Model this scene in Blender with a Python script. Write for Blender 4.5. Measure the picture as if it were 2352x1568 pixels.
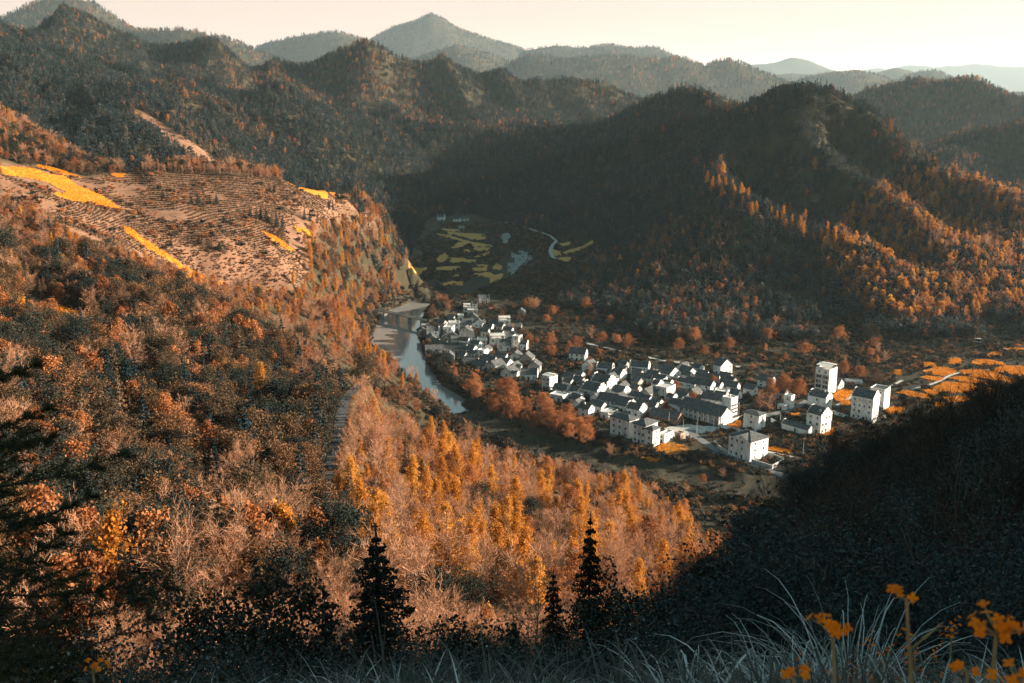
import bpy, math, random
import numpy as np
from mathutils import Vector, Matrix, noise as mnoise

for o in list(bpy.data.objects):
    bpy.data.objects.remove(o)
SC = bpy.context.scene
COL = SC.collection
RNG = np.random.default_rng(7)
random.seed(7)
R = math.radians

# ------------------------------------------------------------------ camera
H = 170.0                                   # eye above the valley floor
FPX, CX, CY = 2286.0, 1176.0, 784.0         # photograph measured at 2352 x 1568
PITCH = math.atan(544 / FPX)
cd = bpy.data.cameras.new('camera')
cam = bpy.data.objects.new('camera', cd)
COL.objects.link(cam)
cd.sensor_width = 36.0
cd.lens = 36.0 * FPX / 2352.0
cd.clip_start = 0.05
cd.clip_end = 120000
cam.location = (0, 0, H)
cam.rotation_euler = (R(90) - PITCH, 0, 0)
SC.camera = cam
cd.dof.use_dof = True
cd.dof.focus_distance = 400
cd.dof.aperture_fstop = 9.0

# ------------------------------------------------------------------ light
SUN_AZ, SUN_EL = R(84), R(16)               # azimuth clockwise from the view direction (+Y)
w = bpy.data.worlds.new('World')
SC.world = w
w.use_nodes = True
nt = w.node_tree
nt.nodes.clear()
sky = nt.nodes.new('ShaderNodeTexSky')
sky.sky_type = 'NISHITA'
sky.sun_disc = False
sky.sun_elevation = SUN_EL
sky.sun_rotation = SUN_AZ
sky.altitude = 300
sky.air_density = 1.0
sky.dust_density = 2.0
sky.ozone_density = 2.0
sep = nt.nodes.new('ShaderNodeSeparateColor')      # deeper blue-green overhead, cream towards the horizon
comb = nt.nodes.new('ShaderNodeCombineColor')
nt.links.new(sky.outputs[0], sep.inputs[0])
for ch, (gain, power) in enumerate(((0.70, 1.12), (1.02, 1.0), (0.86, 1.0))):
    # c / (1 + c / 4.5): thick evening haze spreads the glow round the sun over the whole sky
    dv = nt.nodes.new('ShaderNodeMath')
    dv.operation = 'MULTIPLY_ADD'
    dv.inputs[1].default_value = 1 / 4.5
    dv.inputs[2].default_value = 1.0
    q = nt.nodes.new('ShaderNodeMath')
    q.operation = 'DIVIDE'
    pw = nt.nodes.new('ShaderNodeMath')
    pw.operation = 'POWER'
    pw.inputs[1].default_value = power
    ml = nt.nodes.new('ShaderNodeMath')
    ml.operation = 'MULTIPLY'
    ml.inputs[1].default_value = gain
    nt.links.new(sep.outputs[ch], dv.inputs[0])
    nt.links.new(sep.outputs[ch], q.inputs[0])
    nt.links.new(dv.outputs[0], q.inputs[1])
    nt.links.new(q.outputs[0], pw.inputs[0])
    nt.links.new(pw.outputs[0], ml.inputs[0])
    nt.links.new(ml.outputs[0], comb.inputs[ch])
bg = nt.nodes.new('ShaderNodeBackground')
bg.inputs[1].default_value = 0.085
wo = nt.nodes.new('ShaderNodeOutputWorld')
# cream haze lying on the horizon all the way round
tcw = nt.nodes.new('ShaderNodeTexCoord')
sx_ = nt.nodes.new('ShaderNodeSeparateXYZ')
nt.links.new(tcw.outputs['Generated'], sx_.inputs[0])
mr = nt.nodes.new('ShaderNodeMapRange')
mr.interpolation_type = 'SMOOTHSTEP'
mr.inputs[1].default_value = 0.0
mr.inputs[2].default_value = 0.36
mr.inputs[3].default_value = 0.92
mr.inputs[4].default_value = 0.0
nt.links.new(sx_.outputs[2], mr.inputs[0])
hz = nt.nodes.new('ShaderNodeMix')
hz.data_type = 'RGBA'
hz.inputs[7].default_value = (3.02, 1.90, 1.55, 1)
nt.links.new(mr.outputs[0], hz.inputs[0])
nt.links.new(comb.outputs[0], hz.inputs[6])
nt.links.new(hz.outputs[2], bg.inputs[0])
nt.links.new(bg.outputs[0], wo.inputs[0])
sd = bpy.data.lights.new('sun', 'SUN')
sd.energy = 5.0
sd.angle = R(0.55)
sd.color = (1.0, 0.85, 0.69)
so = bpy.data.objects.new('sun', sd)
COL.objects.link(so)
sdir = Vector((math.sin(SUN_AZ) * math.cos(SUN_EL), math.cos(SUN_AZ) * math.cos(SUN_EL), math.sin(SUN_EL)))
so.rotation_euler = sdir.to_track_quat('Z', 'Y').to_euler()
so.location = (200, 50, 400)
SC.view_settings.view_transform = 'Standard'
SC.view_settings.look = 'None'
SC.view_settings.gamma = 1.0
SC.view_settings.exposure = 2.08
SC.cycles.max_bounces = 4
SC.cycles.diffuse_bounces = 2
SC.cycles.glossy_bounces = 2
SC.cycles.transmission_bounces = 2
SC.cycles.volume_bounces = 0
SC.cycles.transparent_max_bounces = 4
SC.cycles.use_denoising = True
SC.cycles.sample_clamp_indirect = 4.0

# ------------------------------------------------------------------ small tools
def ray(px, py):
    a, b = (px - CX) / FPX, -(py - CY) / FPX
    c, s = math.cos(PITCH), math.sin(PITCH)
    return np.array((a, c + b * s, -s + b * c))

def at_y(px, py, Y):
    d = ray(px, py)
    t = Y / d[1]
    return (d[0] * t, Y, H + d[2] * t)

def on_z(px, py, z=0.0):
    d = ray(px, py)
    t = (z - H) / d[2]
    return (d[0] * t, d[1] * t, z)

def to_px(x, y, z):
    """world -> photograph pixel, for choosing what grows where"""
    c, s = math.cos(PITCH), math.sin(PITCH)
    zz = z - H
    dep = y * c - zz * s
    up = y * s + zz * c
    dep = np.maximum(dep, 1e-3)
    return CX + FPX * x / dep, CY - FPX * up / dep

def hash2(ix, iy, s):
    h = (ix.astype(np.int64) * 374761393 + iy.astype(np.int64) * 668265263 + s * 974634777) & 0xffffffff
    h = ((h ^ (h >> 13)) * 1274126177) & 0xffffffff
    return ((h ^ (h >> 16)) & 0xffff) / 65535.0

def vnoise(x, y, s=0):
    ix, iy = np.floor(x), np.floor(y)
    fx, fy = x - ix, y - iy
    fx = fx * fx * fx * (fx * (fx * 6 - 15) + 10)
    fy = fy * fy * fy * (fy * (fy * 6 - 15) + 10)
    a, b = hash2(ix, iy, s), hash2(ix + 1, iy, s)
    c, d = hash2(ix, iy + 1, s), hash2(ix + 1, iy + 1, s)
    return (a + (b - a) * fx) * (1 - fy) + (c + (d - c) * fx) * fy

def fbm(x, y, s=0, octv=4):
    v, a, t = 0, 1.0, 0
    for i in range(octv):
        v = v + a * vnoise(x, y, s + i)
        t += a
        a *= 0.5
        x, y = x * 2.03 + 17.1, y * 2.03 - 9.7
    return v / t

def ridged(x, y, s=0, octv=4):
    v, a, t = 0, 1.0, 0
    for i in range(octv):
        v = v + a * (1 - np.abs(2 * vnoise(x, y, s + i) - 1))
        t += a
        a *= 0.5
        x, y = x * 2.05 + 31.7, y * 2.05 + 11.3
    return v / t

def poly_dist(x, y, pts):
    """distance to a polyline and the interpolated z of the closest point"""
    best = np.full(np.shape(x), 1e9)
    bz = np.zeros(np.shape(x))
    for (a, b) in zip(pts[:-1], pts[1:]):
        dx, dy = b[0] - a[0], b[1] - a[1]
        L = dx * dx + dy * dy + 1e-9
        t = np.clip(((x - a[0]) * dx + (y - a[1]) * dy) / L, 0, 1)
        d = np.hypot(x - a[0] - t * dx, y - a[1] - t * dy)
        m = d < best
        best = np.where(m, d, best)
        bz = np.where(m, a[2] + t * (b[2] - a[2]), bz)
    return best, bz

def in_poly(x, y, poly):
    inside = np.zeros(np.shape(x), bool)
    n = len(poly)
    for i in range(n):
        x1, y1 = poly[i][0], poly[i][1]
        x2, y2 = poly[(i + 1) % n][0], poly[(i + 1) % n][1]
        c = ((y1 > y) != (y2 > y)) & (x < (x2 - x1) * (y - y1) / (y2 - y1 + 1e-12) + x1)
        inside ^= c
    return inside

def smooth(t, a, b):
    t = np.clip((t - a) / (b - a), 0, 1)
    return t * t * (3 - 2 * t)

def np_mesh(name, V, quads=None, tris=None, smooth_shade=False, mat_idx=None):
    me = bpy.data.meshes.new(name)
    V = np.asarray(V, dtype=np.float32).reshape(-1, 3)
    q = np.zeros((0, 4), np.int32) if quads is None else np.asarray(quads, np.int32).reshape(-1, 4)
    t = np.zeros((0, 3), np.int32) if tris is None else np.asarray(tris, np.int32).reshape(-1, 3)
    me.vertices.add(len(V))
    me.vertices.foreach_set('co', V.ravel())
    nl = q.size + t.size
    me.loops.add(nl)
    me.loops.foreach_set('vertex_index', np.concatenate([q.ravel(), t.ravel()]).astype(np.int32))
    me.polygons.add(len(q) + len(t))
    starts = np.concatenate([np.arange(len(q)) * 4, q.size + np.arange(len(t)) * 3]).astype(np.int32)
    me.polygons.foreach_set('loop_start', starts)
    if mat_idx is not None:
        me.polygons.foreach_set('material_index', np.asarray(mat_idx, np.int32))
    me.update(calc_edges=True)
    me.validate()
    me.polygons.foreach_set('use_smooth', np.full(len(me.polygons), smooth_shade, dtype=bool))
    return me

def link(name, me, mats=(), parent=None, loc=None, rotz=0.0, **props):
    o = bpy.data.objects.new(name, me)
    COL.objects.link(o)
    if me is not None:
        if not me.materials:
            for m in (mats if isinstance(mats, (list, tuple)) else [mats]):
                me.materials.append(m)
    if parent is not None:
        o.parent = parent
    if loc is not None:
        o.location = loc
    if rotz:
        o.rotation_euler = (0, 0, rotz)
    for k, v in props.items():
        if v is not None:
            o[k] = v
    return o

# ------------------------------------------------------------------ materials
def new_mat(name):
    m = bpy.data.materials.new(name)
    m.use_nodes = True
    n = m.node_tree
    n.nodes.clear()
    out = n.nodes.new('ShaderNodeOutputMaterial')
    return m, n, out

def ramp(n, fac, stops):
    r = n.nodes.new('ShaderNodeValToRGB')
    e = r.color_ramp.elements
    while len(e) > 1:
        e.remove(e[-1])
    e[0].position = stops[0][0]
    e[0].color = (*stops[0][1], 1)
    for p, c in stops[1:]:
        x = e.new(p)
        x.color = (*c, 1)
    n.links.new(fac, r.inputs[0])
    return r.outputs[0]

def noise_node(n, scale, detail=4.0, rough=0.55, coord='Object'):
    tc = n.nodes.new('ShaderNodeTexCoord')
    no = n.nodes.new('ShaderNodeTexNoise')
    no.inputs['Scale'].default_value = scale
    no.inputs['Detail'].default_value = detail
    no.inputs['Roughness'].default_value = rough
    n.links.new(tc.outputs[coord], no.inputs['Vector'])
    return no.outputs[0]

def plain_mat(name, c1, c2, scale=1.0, rough=0.9, coord='Object', bump=0.0, spec=0.2, metallic=0.0, detail=5.0, lo=0.35, hi=0.65):
    m, n, out = new_mat(name)
    p = n.nodes.new('ShaderNodeBsdfPrincipled')
    f = noise_node(n, scale, detail, coord=coord)
    col = ramp(n, f, [(lo, c1), (hi, c2)])
    n.links.new(col, p.inputs['Base Color'])
    p.inputs['Roughness'].default_value = rough
    p.inputs['Metallic'].default_value = metallic
    p.inputs['Specular IOR Level'].default_value = spec
    if bump:
        b = n.nodes.new('ShaderNodeBump')
        b.inputs['Strength'].default_value = bump
        b.inputs['Distance'].default_value = 0.1
        n.links.new(f, b.inputs['Height'])
        n.links.new(b.outputs[0], p.inputs['Normal'])
    n.links.new(p.outputs[0], out.inputs[0])
    return m

def leaf_mat(name, stops, trans=0.35, rough=0.7, leafvar=0.45, patch=0.0):
    """colour from a per-tree random value and a per-leaf random value; some light passes through"""
    m, n, out = new_mat(name)
    oi = n.nodes.new('ShaderNodeObjectInfo')
    ge = n.nodes.new('ShaderNodeNewGeometry')
    mx = n.nodes.new('ShaderNodeMath')
    mx.operation = 'MULTIPLY_ADD'
    n.links.new(ge.outputs['Random Per Island'], mx.inputs[0])
    mx.inputs[1].default_value = leafvar
    mu = n.nodes.new('ShaderNodeMath')
    mu.operation = 'MULTIPLY'
    n.links.new(oi.outputs['Random'], mu.inputs[0])
    mu.inputs[1].default_value = 1.0 - leafvar
    n.links.new(mu.outputs[0], mx.inputs[2])
    col = ramp(n, mx.outputs[0], stops)
    d = n.nodes.new('ShaderNodeBsdfPrincipled')
    d.inputs['Roughness'].default_value = rough
    d.inputs['Specular IOR Level'].default_value = 0.15
    n.links.new(col, d.inputs['Base Color'])
    if trans > 0:
        t = n.nodes.new('ShaderNodeBsdfTranslucent')
        n.links.new(col, t.inputs['Color'])
        ms = n.nodes.new('ShaderNodeMixShader')
        ms.inputs[0].default_value = trans
        n.links.new(d.outputs[0], ms.inputs[1])
        n.links.new(t.outputs[0], ms.inputs[2])
        n.links.new(ms.outputs[0], out.inputs[0])
    else:
        n.links.new(d.outputs[0], out.inputs[0])
    return m
# ------------------------------------------------------------------ terrain
CTRL = []                                    # (x, y, z)
def ctl(pts, dz=0.0):
    for p in pts:
        x, y, z = at_y(*p)
        CTRL.append((x, y, z + dz))
def dens(pts, n):
    out = []
    for a, b in zip(pts[:-1], pts[1:]):
        for k in range(n):
            t = k / n
            out.append(tuple(a[i] + (b[i] - a[i]) * t for i in range(3)))
    out.append(pts[-1])
    return out
def back(pts, dist, drop, n=1):
    for p in dens(pts, n):
        x, y, z = at_y(*p)
        k = (y + dist) / y
        CTRL.append((x * k, y * k, z - drop))
def flank(pts, dx, dy, drop, n=1):
    for p in dens(pts, n):
        x, y, z = at_y(*p)
        CTRL.append((x + dx, y + dy, z - drop))
def pol(deg, r, z):
    CTRL.append((r * math.sin(R(deg)), r * math.cos(R(deg)), z))

# ridge of the shaded hill behind the village
ctl(dens([(1190,318,1850),(1250,310,1800),(1300,300,1750),(1400,280,1650),(1480,245,1580),(1530,215,1530),(1575,192,1500),(1620,206,1450),(1680,240,1380),(1712,258,1320),(1750,228,1230),(1800,200,1160),(1850,216,1130),(1920,237,1120),(2000,262,1120),(2060,300,1110),(2120,335,1100),(2200,355,1080),(2280,385,1060),(2352,410,1040),(2500,450,1000)], 2), -9)
# its spurs
ctl(dens([(1700,330,1120),(1650,380,1060),(1665,432,1000),(1700,468,960),(1760,494,930),(1850,536,900),(1920,566,880),(2000,615,840),(2080,684,800),(2140,742,770)], 4), 9)
ctl(dens([(1820,240,1130),(1870,340,1060),(1950,420,1000),(2050,480,950),(2150,565,880),(2250,640,830),(2300,700,790)], 3), -1)
ctl([(1780,380,1090),(1850,450,1030),(1930,510,985),(2020,570,930),(2100,650,850)], -8)
ctl([(1550,560,900),(1450,600,915),(1600,650,830),(1750,720,765),(1690,600,860),(1400,580,990),(1500,480,1130),(1400,480,1230),(1300,450,1420),(1250,400,1600),(1500,380,1320),(1600,330,1300),(1880,650,815),(1950,720,770),(2250,560,900),(2352,600,860),(2352,520,940),(2352,690,790),(1600,470,1060),(1560,430,1130)], -8)
ctl([(1150,430,1640),(1060,450,1600),(1200,480,1480),(1300,530,1250),(1380,545,1130)], -8)
# crest closing the valley and the slope below it
ctl(dens([(1190,318,1850),(1120,306,1880),(1060,298,1900),(1000,288,1900),(940,275,1880),(900,287,1850),(830,272,1800),(780,252,1750),(720,227,1700),(660,210,1650),(620,204,1620),(560,207,1600),(490,202,1590),(440,196,1570)], 2), -9)
ctl([(600,300,1440),(700,400,1300),(800,420,1290),(900,440,1350),(1000,470,1500),(780,330,1500),(900,360,1600),(500,300,1380),(640,250,1520),(590,380,1260),(1020,380,1700)], -9)
# lit spur descending on the left, and the dark bowl behind the tea hill
ctl(dens([(20,60,1750),(100,82,1700),(180,97,1620),(280,130,1520),(340,165,1420),(310,212,1300),(292,262,1200),(330,302,1120),(430,352,1010),(530,392,920)], 2), -8)
ctl([(0,180,1350),(100,200,1360),(200,220,1320),(100,300,1150),(220,300,1130),(0,300,1050),(100,370,960),(230,392,930),(380,380,960),(250,340,1050),(-150,120,1500),(-150,250,1150)], -8)
ctl([(400,230,1480),(440,280,1330),(520,380,1080),(600,420,1060),(700,470,1060),(800,480,1080),(900,520,1120),(960,560,1150)], -9)
# skyline ridge of the middle distance with its spurs
ctl(dens([(-200,30,2300),(0,47,2300),(120,47,2350),(230,57,2400),(330,100,2400),(450,102,2400),(520,107,2450),(590,100,2450),(680,132,2450),(750,107,2400),(790,101,2400),(880,137,2400),(930,142,2420),(1000,162,2450),(1080,192,2450),(1110,202,2420),(1200,196,2400),(1300,207,2450),(1400,211,2450),(1480,227,2500),(1560,222,2600),(1700,240,2700)], 2), -10)
ctl([(590,100,2450),(640,150,2300),(700,195,2150),(790,100,2400),(850,170,2260),(930,235,2130),(1000,162,2450),(1060,225,2300),(1130,292,2160),(1200,196,2400),(1260,260,2250),(1330,300,2150),(330,100,2400),(420,150,2150),(480,190,1950)], -9)
ctl([(520,190,2180),(600,205,2050),(760,240,2150),(850,292,2080),(980,300,2180),(1080,310,2150),(1200,310,2180),(1430,300,2250),(740,190,2280),(900,220,2300),(1130,250,2330),(250,120,2050),(350,150,1950)], -14)
for u, Y, z in [(-1100,2800,90),(-700,2850,90),(-300,2900,80),(0,2900,60),(400,3000,50),(800,3000,40),(1200,1900,40),(700,2000,60),(900,1700,50),(1300,1500,60)]:
    CTRL.append((u, Y, z))
back([(1300,300,1750),(1400,280,1650),(1480,245,1580),(1575,192,1500),(1680,235,1380),(1750,228,1230),(1800,200,1160),(1920,237,1120),(2060,300,1110),(2200,355,1080),(2352,410,1040)], 180, 85)
back([(1120,306,1880),(1000,288,1900),(900,287,1850),(780,252,1750),(660,210,1650),(560,207,1600)], 130, 55)
back([(0,292,790),(60,312,760),(125,342,745),(200,376,735),(250,388,740),(300,394,750),(400,397,780),(500,402,800),(560,407,800),(650,417,790),(760,441,830),(830,449,900)], 60, 30)
back([(0,292,790),(125,342,745),(250,388,740),(400,397,780),(560,407,800),(760,441,830)], 140, 48)
back([(100,82,1700),(280,130,1520),(340,165,1420)], 130, 45)
S1 = [(1665,432,1000),(1700,468,960),(1760,494,930),(1850,536,900),(1920,566,880),(2000,615,840)]
flank(S1, -26, -56, 26)
flank(S1, 26, 60, 20)
flank([(1870,340,1060),(1950,420,1000),(2050,480,950),(2150,565,880)], -24, -40, 26)
flank([(1870,340,1060),(1950,420,1000),(2050,480,950),(2150,565,880)], 36, 40, 26)
flank([(310,212,1300),(292,262,1200),(330,302,1120),(430,352,1010)], -55, -10, 36)
flank([(310,212,1300),(292,262,1200),(330,302,1120),(430,352,1010)], 70, 20, 34)
# far ridges
def far(pts, back, zb, n=2):
    if pts[0][2] > 3000:
        f_ = 1.65 if pts[0][2] < 15000 else 1.4
        pts = [(a, b, c * f_) for a, b, c in pts]
        back, zb = back * f_, zb * f_
    ctl(dens(pts, n), 25 if pts[0][2] > 3000 else -8)
    for p in dens(pts, n)[::2]:
        x, y, z = at_y(*p)
        k = (y + back) / y
        CTRL.append((x * k, y * k, zb))
        k = (y - back * 0.75) / y
        CTRL.append((x * k, y * k, zb * 0.7))
far([(-60,75,3700),(60,40,3800),(110,3,3800),(150,6,3800),(190,16,3800),(250,46,3800),(300,75,3800)], 700, 150)
far([(340,88,3500),(400,76,3500),(450,82,3500),(520,100,3500)], 500, 120)
far([(600,112,5200),(640,100,5200),(680,86,5200),(720,81,5200),(760,76,5200),(800,82,5200),(850,98,5200)], 600, 150)
far([(860,92,6500),(900,66,6500),(940,61,6500),(965,38,6500),(990,20,6500),(1010,36,6500),(1050,66,6500),(1100,82,6500),(1150,100,6500),(1200,116,6500)], 1000, 200)
far([(1200,122,5600),(1270,109,5600),(1340,117,5600),(1400,104,5600),(1450,121,5600),(1500,113,5600),(1560,137,5600)], 600, 150)
far([(970,132,4500),(1050,116,4500),(1100,122,4500),(1150,141,4500),(1190,152,4500)], 500, 150)
far([(1200,146,3700),(1240,136,3700),(1290,151,3700),(1340,140,3700),(1440,141,3700),(1520,151,3700),(1560,146,3700),(1620,166,3700),(1670,141,3700),(1720,171,3700),(1765,192,3700)], 500, 110)
far([(1715,157,10500),(1760,151,10500),(1820,131,10500),(1870,146,10500),(1925,166,10500)], 1500, 200)
far([(1930,172,17000),(1970,166,17000),(2000,156,17000),(2040,163,17000),(2100,148,17000),(2150,158,17000),(2200,152,17000),(2240,146,17000),(2300,156,17000),(2380,150,17000)], 2500, 200)
far([(1740,177,6500),(1800,172,6500),(1850,181,6500),(1900,167,6500),(1960,156,6500),(2000,170,6500),(2060,160,6500),(2110,176,6500)], 700, 120)
far([(1850,193,4600),(1900,182,4600),(2000,176,4600),(2060,202,4600)], 450, 100)
far([(2070,190,5200),(2110,175,5200),(2150,161,5200),(2200,186,5200)], 450, 100)
far([(1900,245,2650),(1960,236,2600),(2050,226,2600),(2150,201,2600),(2220,186,2600),(2270,178,2600),(2352,186,2600),(2450,180,2600),(2600,190,2500)], 500, 40)
far([(2200,330,1750),(2240,321,1750),(2300,311,1750),(2352,301,1750),(2500,290,1700)], 250, 30)
for d in (-27, -14, 0, 14, 27):
    pol(d, 30000, 60)
for d, z in ((-60, 300), (-45, 300), (45, 120), (60, 120)):
    pol(d, 5000, z); pol(d, 12000, z)

# tea hill on the left
ctl(dens([(-150,260,780),(0,292,790),(60,312,760),(125,342,745),(200,376,735),(250,388,740),(300,394,750),(400,397,780),(500,402,800),(560,407,800),(650,417,790),(700,433,800),(760,441,830),(830,449,900),(880,482,930),(905,540,930),(918,592,940),(935,642,950),(975,664,950)], 2), -2)
ctl([(0,400,560),(100,450,620),(0,340,660),(120,390,690),(300,480,640),(450,470,680),(600,480,700),(750,520,720),(500,560,600),(300,560,540),(150,520,530),(0,500,470),(650,600,620),(750,600,660),(800,640,690),(800,720,660),(200,620,430),(500,660,520),(650,690,540),(760,700,590),(800,560,745),(850,560,860)], 0)
# wooded slope between the tea hill and the viewer
ctl([(100,700,350),(300,750,340),(0,800,270),(300,900,260),(500,800,345),(600,900,290),(700,800,400),(800,850,480),(690,980,262),(100,1000,200),(300,1100,190),(400,1200,160),(-100,900,200),(-200,700,300),(500,1050,212),(640,1080,215)], -7)
ctl([(775,960,282),(772,1000,268),(760,1060,246),(745,1110,230),(722,1165,214)], 0)
ctl([(850,1000,310),(860,1080,255),(850,1180,215),(800,940,345),(900,930,395),(1000,1010,352),(1150,1070,345),(1300,1130,335),(1450,1180,325),(1580,1225,305),(1000,1100,262),(1150,1150,262),(1300,1200,252),(1000,1200,205),(1200,1250,212),(1300,1300,180),(1500,1290,200),(900,1300,142),(1100,1400,122),(700,1270,160),(520,1310,120),(1300,1400,125)], -5)
for u, Y, z in [(-150,560,-15),(-60,470,-12),(-20,440,-12),(30,410,-12),(80,390,-10),(140,380,-10),(-105,640,-12),(-130,720,-12),(200,380,-8),(260,380,-5)]:
    CTRL.append((u, Y, z))
for px in (850, 1000, 1150, 1300, 1450):
    x, y, z = at_y(px, 1120, 400)
    CTRL.append((x * 0.95, 405, 18))
# where the viewer stands
for d in range(-180, 181, 30):
    pol(d, 0.8, 168.35)
for d in (-30, -15, 0, 15):
    pol(d, 2.5, 168.0); pol(d, 4, 167.1); pol(d, 6, 165.2); pol(d, 10, 161.0); pol(d, 18, 153.5); pol(d, 32, 142.5); pol(d, 55, 128.0); pol(d, 85, 116.0)
for d in (-30, -15):
    pol(d, 115, 108.0)
pol(28, 2.5, 168.2); pol(28, 4, 167.5); pol(28, 6, 166.0); pol(28, 10, 163.2); pol(28, 18, 158.5); pol(22, 28, 154.5); pol(17, 5.5, 166.3); pol(18, 7.5, 165.4); pol(22, 7.5, 165.5); pol(20, 10.5, 163.6); pol(25, 12, 163.0)
pol(-50, 10, 164.5); pol(-50, 30, 152); pol(-50, 80, 128); pol(-50, 160, 118); pol(-45, 300, 125); pol(-45, 600, 160); pol(-45, 1100, 220); pol(-45, 2000, 290)
ctl([(1750,1230,75),(1900,1130,75),(2050,1040,70),(2200,1000,66),(2352,965,62),(2352,1200,35),(2000,1250,42),(1700,1370,42),(1850,1330,30),(2200,1120,50)], 0)
pol(12, 110, 108); pol(20, 115, 105); pol(27, 115, 108); pol(20, 170, 78); pol(27, 170, 82); pol(14, 230, 55); pol(24, 260, 40); pol(30, 300, 35)
pol(36, 30, 163); pol(38, 60, 163); pol(40, 110, 150); pol(40, 200, 90); pol(42, 350, 30); pol(40, 600, 5); pol(40, 900, 40); pol(42, 1400, 90)
pol(50, 20, 171); pol(52, 40, 182); pol(52, 80, 192); pol(52, 150, 165); pol(58, 300, 60)
pol(70, 20, 174); pol(72, 45, 194); pol(74, 90, 214); pol(74, 160, 196); pol(70, 300, 110); pol(75, 700, 40); pol(70, 1500, 60)  # unseen hill off to the right, raised to throw shade on the foreground
pol(95, 20, 172); pol(95, 50, 190); pol(95, 100, 208); pol(95, 200, 190); pol(95, 700, 120)  # rest of the added shading hill
pol(130, 30, 168); pol(130, 120, 180); pol(150, 600, 150); pol(179, 30, 165); pol(179, 200, 150); pol(-179, 30, 165); pol(-179, 200, 150)
pol(-90, 20, 164); pol(-90, 60, 150); pol(-90, 200, 140); pol(-90, 700, 170); pol(-130, 100, 150); pol(-130, 600, 150)
pol(120, 3000, 150); pol(-120, 3000, 150); pol(179, 3000, 150); pol(-179, 3000, 150)
# valley floor (the surface is cut off at the floor level afterwards)
for px, py in [(1000,780),(1100,800),(1200,850),(1300,900),(1400,950),(1500,1000),(1600,1030),(1750,1050),(1900,1020),(1500,900),(1650,930),(1800,950),(1700,860),(1900,880),(2050,950),(2200,900),(2352,880),(2000,850),(2150,830),(2300,800),(1100,730),(1200,760),(1350,830),(1480,840),(1600,850),(2500,850),(2500,950),(1300,780)]:
    x, y, z = on_z(px, py, -10.0); CTRL.append((x, y, -10.0))
for px, py in [(1000,690),(1080,690),(1150,680),(1060,640),(1120,600),(1180,620),(1240,600),(1060,560),(1150,560),(1230,560),(1040,530),(1120,535),(980,640),(1180,660),(1310,600)]:
    x, y, z = on_z(px, py, -6.0); CTRL.append((x, y, -6.0))
for px, py, z in [(1340,790,0),(1400,775,2),(1500,790,2),(1600,785,4),(1750,780,4),(1900,790,3),(2050,775,4),(2150,780,4),(2352,755,8),(2250,770,5),(1250,730,4),(1200,705,4)]:
    x, y, z = on_z(px, py, z); CTRL.append((x, y, z))

RIVER = [on_z(*p, -5.0) for p in [(1200,590),(1150,640),(1060,678),(985,697),(925,722),(908,775),(918,830),(950,890),(1010,930),(1085,965),(1180,1010),(1270,1050),(1400,1085),(1550,1110),(1700,1135),(1900,1150)]]
ROADS = {
    'valley_road': ([(660,1270,186),(700,1205,201),(725,1160,214),(745,1110,230),(762,1060,246),(774,1010,264),(780,970,280),(786,935,296),(800,905,315),(830,880,340)], 1.6),
}

C = np.array(CTRL)
cr = np.hypot(C[:, 0], C[:, 1])
CU = np.stack([np.arctan2(C[:, 0], C[:, 1]), np.log(cr)], 1)
_, ui = np.unique(np.round(CU, 3), axis=0, return_index=True)
C, CU = C[ui], CU[ui]
N = len(C)
D = np.hypot(CU[:, None, 0] - CU[None, :, 0], CU[:, None, 1] - CU[None, :, 1])
SM = 0.0015
A = np.zeros((N + 1, N + 1))
A[:N, :N] = -(D + 0.0)
A[np.arange(N), np.arange(N)] -= -SM
A[:N, N] = 1
A[N, :N] = 1
SOL = np.linalg.solve(A, np.concatenate([C[:, 2], [0]]))

TH = np.concatenate([np.linspace(-180, -50, 40)[:-1], np.linspace(-50, -31, 20)[:-1], np.linspace(-31, 31, 520), np.linspace(31, 60, 40)[1:], np.linspace(60, 180, 40)[1:]])
TH = np.radians(TH)
LR = np.concatenate([np.linspace(math.log(0.8), math.log(40), 60)[:-1], np.linspace(math.log(40), math.log(400), 150)[:-1], np.linspace(math.log(400), math.log(2800), 300)[:-1], np.linspace(math.log(2800), math.log(33000), 150)])
TG, LG = np.meshgrid(TH, LR)
GX, GY = np.sin(TG) * np.exp(LG), np.cos(TG) * np.exp(LG)
ZG = np.empty(TG.size)
tf, lf = TG.ravel().astype(np.float32), LG.ravel().astype(np.float32)
CU32, W32 = CU.astype(np.float32), SOL[:N].astype(np.float32)
for i in range(0, tf.size, 20000):
    dt = tf[i:i + 20000, None] - CU32[None, :, 0]
    dl = lf[i:i + 20000, None] - CU32[None, :, 1]
    ZG[i:i + 20000] = -(np.sqrt(dt * dt + dl * dl) @ W32) + SOL[N]
ZG = ZG.reshape(TG.shape)
RG = np.exp(LG)
# gullies and spurs
mid = smooth(RG, 850, 1500)
farw = smooth(RG, 2000, 2600)
f2 = smooth(RG, 2900, 3600)
rel = np.clip((ZG - 8) / 60, 0, 1)
ang = 0.5
xr, yr = GX * math.cos(ang) + GY * math.sin(ang), -GX * math.sin(ang) + GY * math.cos(ang)
wx = 60 * (fbm(GX / 300, GY / 300, 40, 2) - 0.5)
ZG = ZG + rel * (mid * (1 - farw) * 80 * (ridged((xr + wx) / 190, (yr + wx) / 420, 3, 4) - 0.62)
                 + farw * (1 - f2) * 195 * (ridged((GX + 0.35 * GY + wx) / 300, (GY - wx) / 700, 11, 3) - 0.64)
                 + f2 * 95 * (ridged((GX + 0.2 * GY + 2 * wx) / 800, (GY - wx) / 1700, 15, 5) - 0.64)
                 + smooth(RG, 300, 500) * (1 - mid) * (0.45 + 0.55 * (GX > 100)) * 17 * (ridged((xr + 0.3 * wx) / 95, (yr) / 210, 21, 3) - 0.6))
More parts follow.
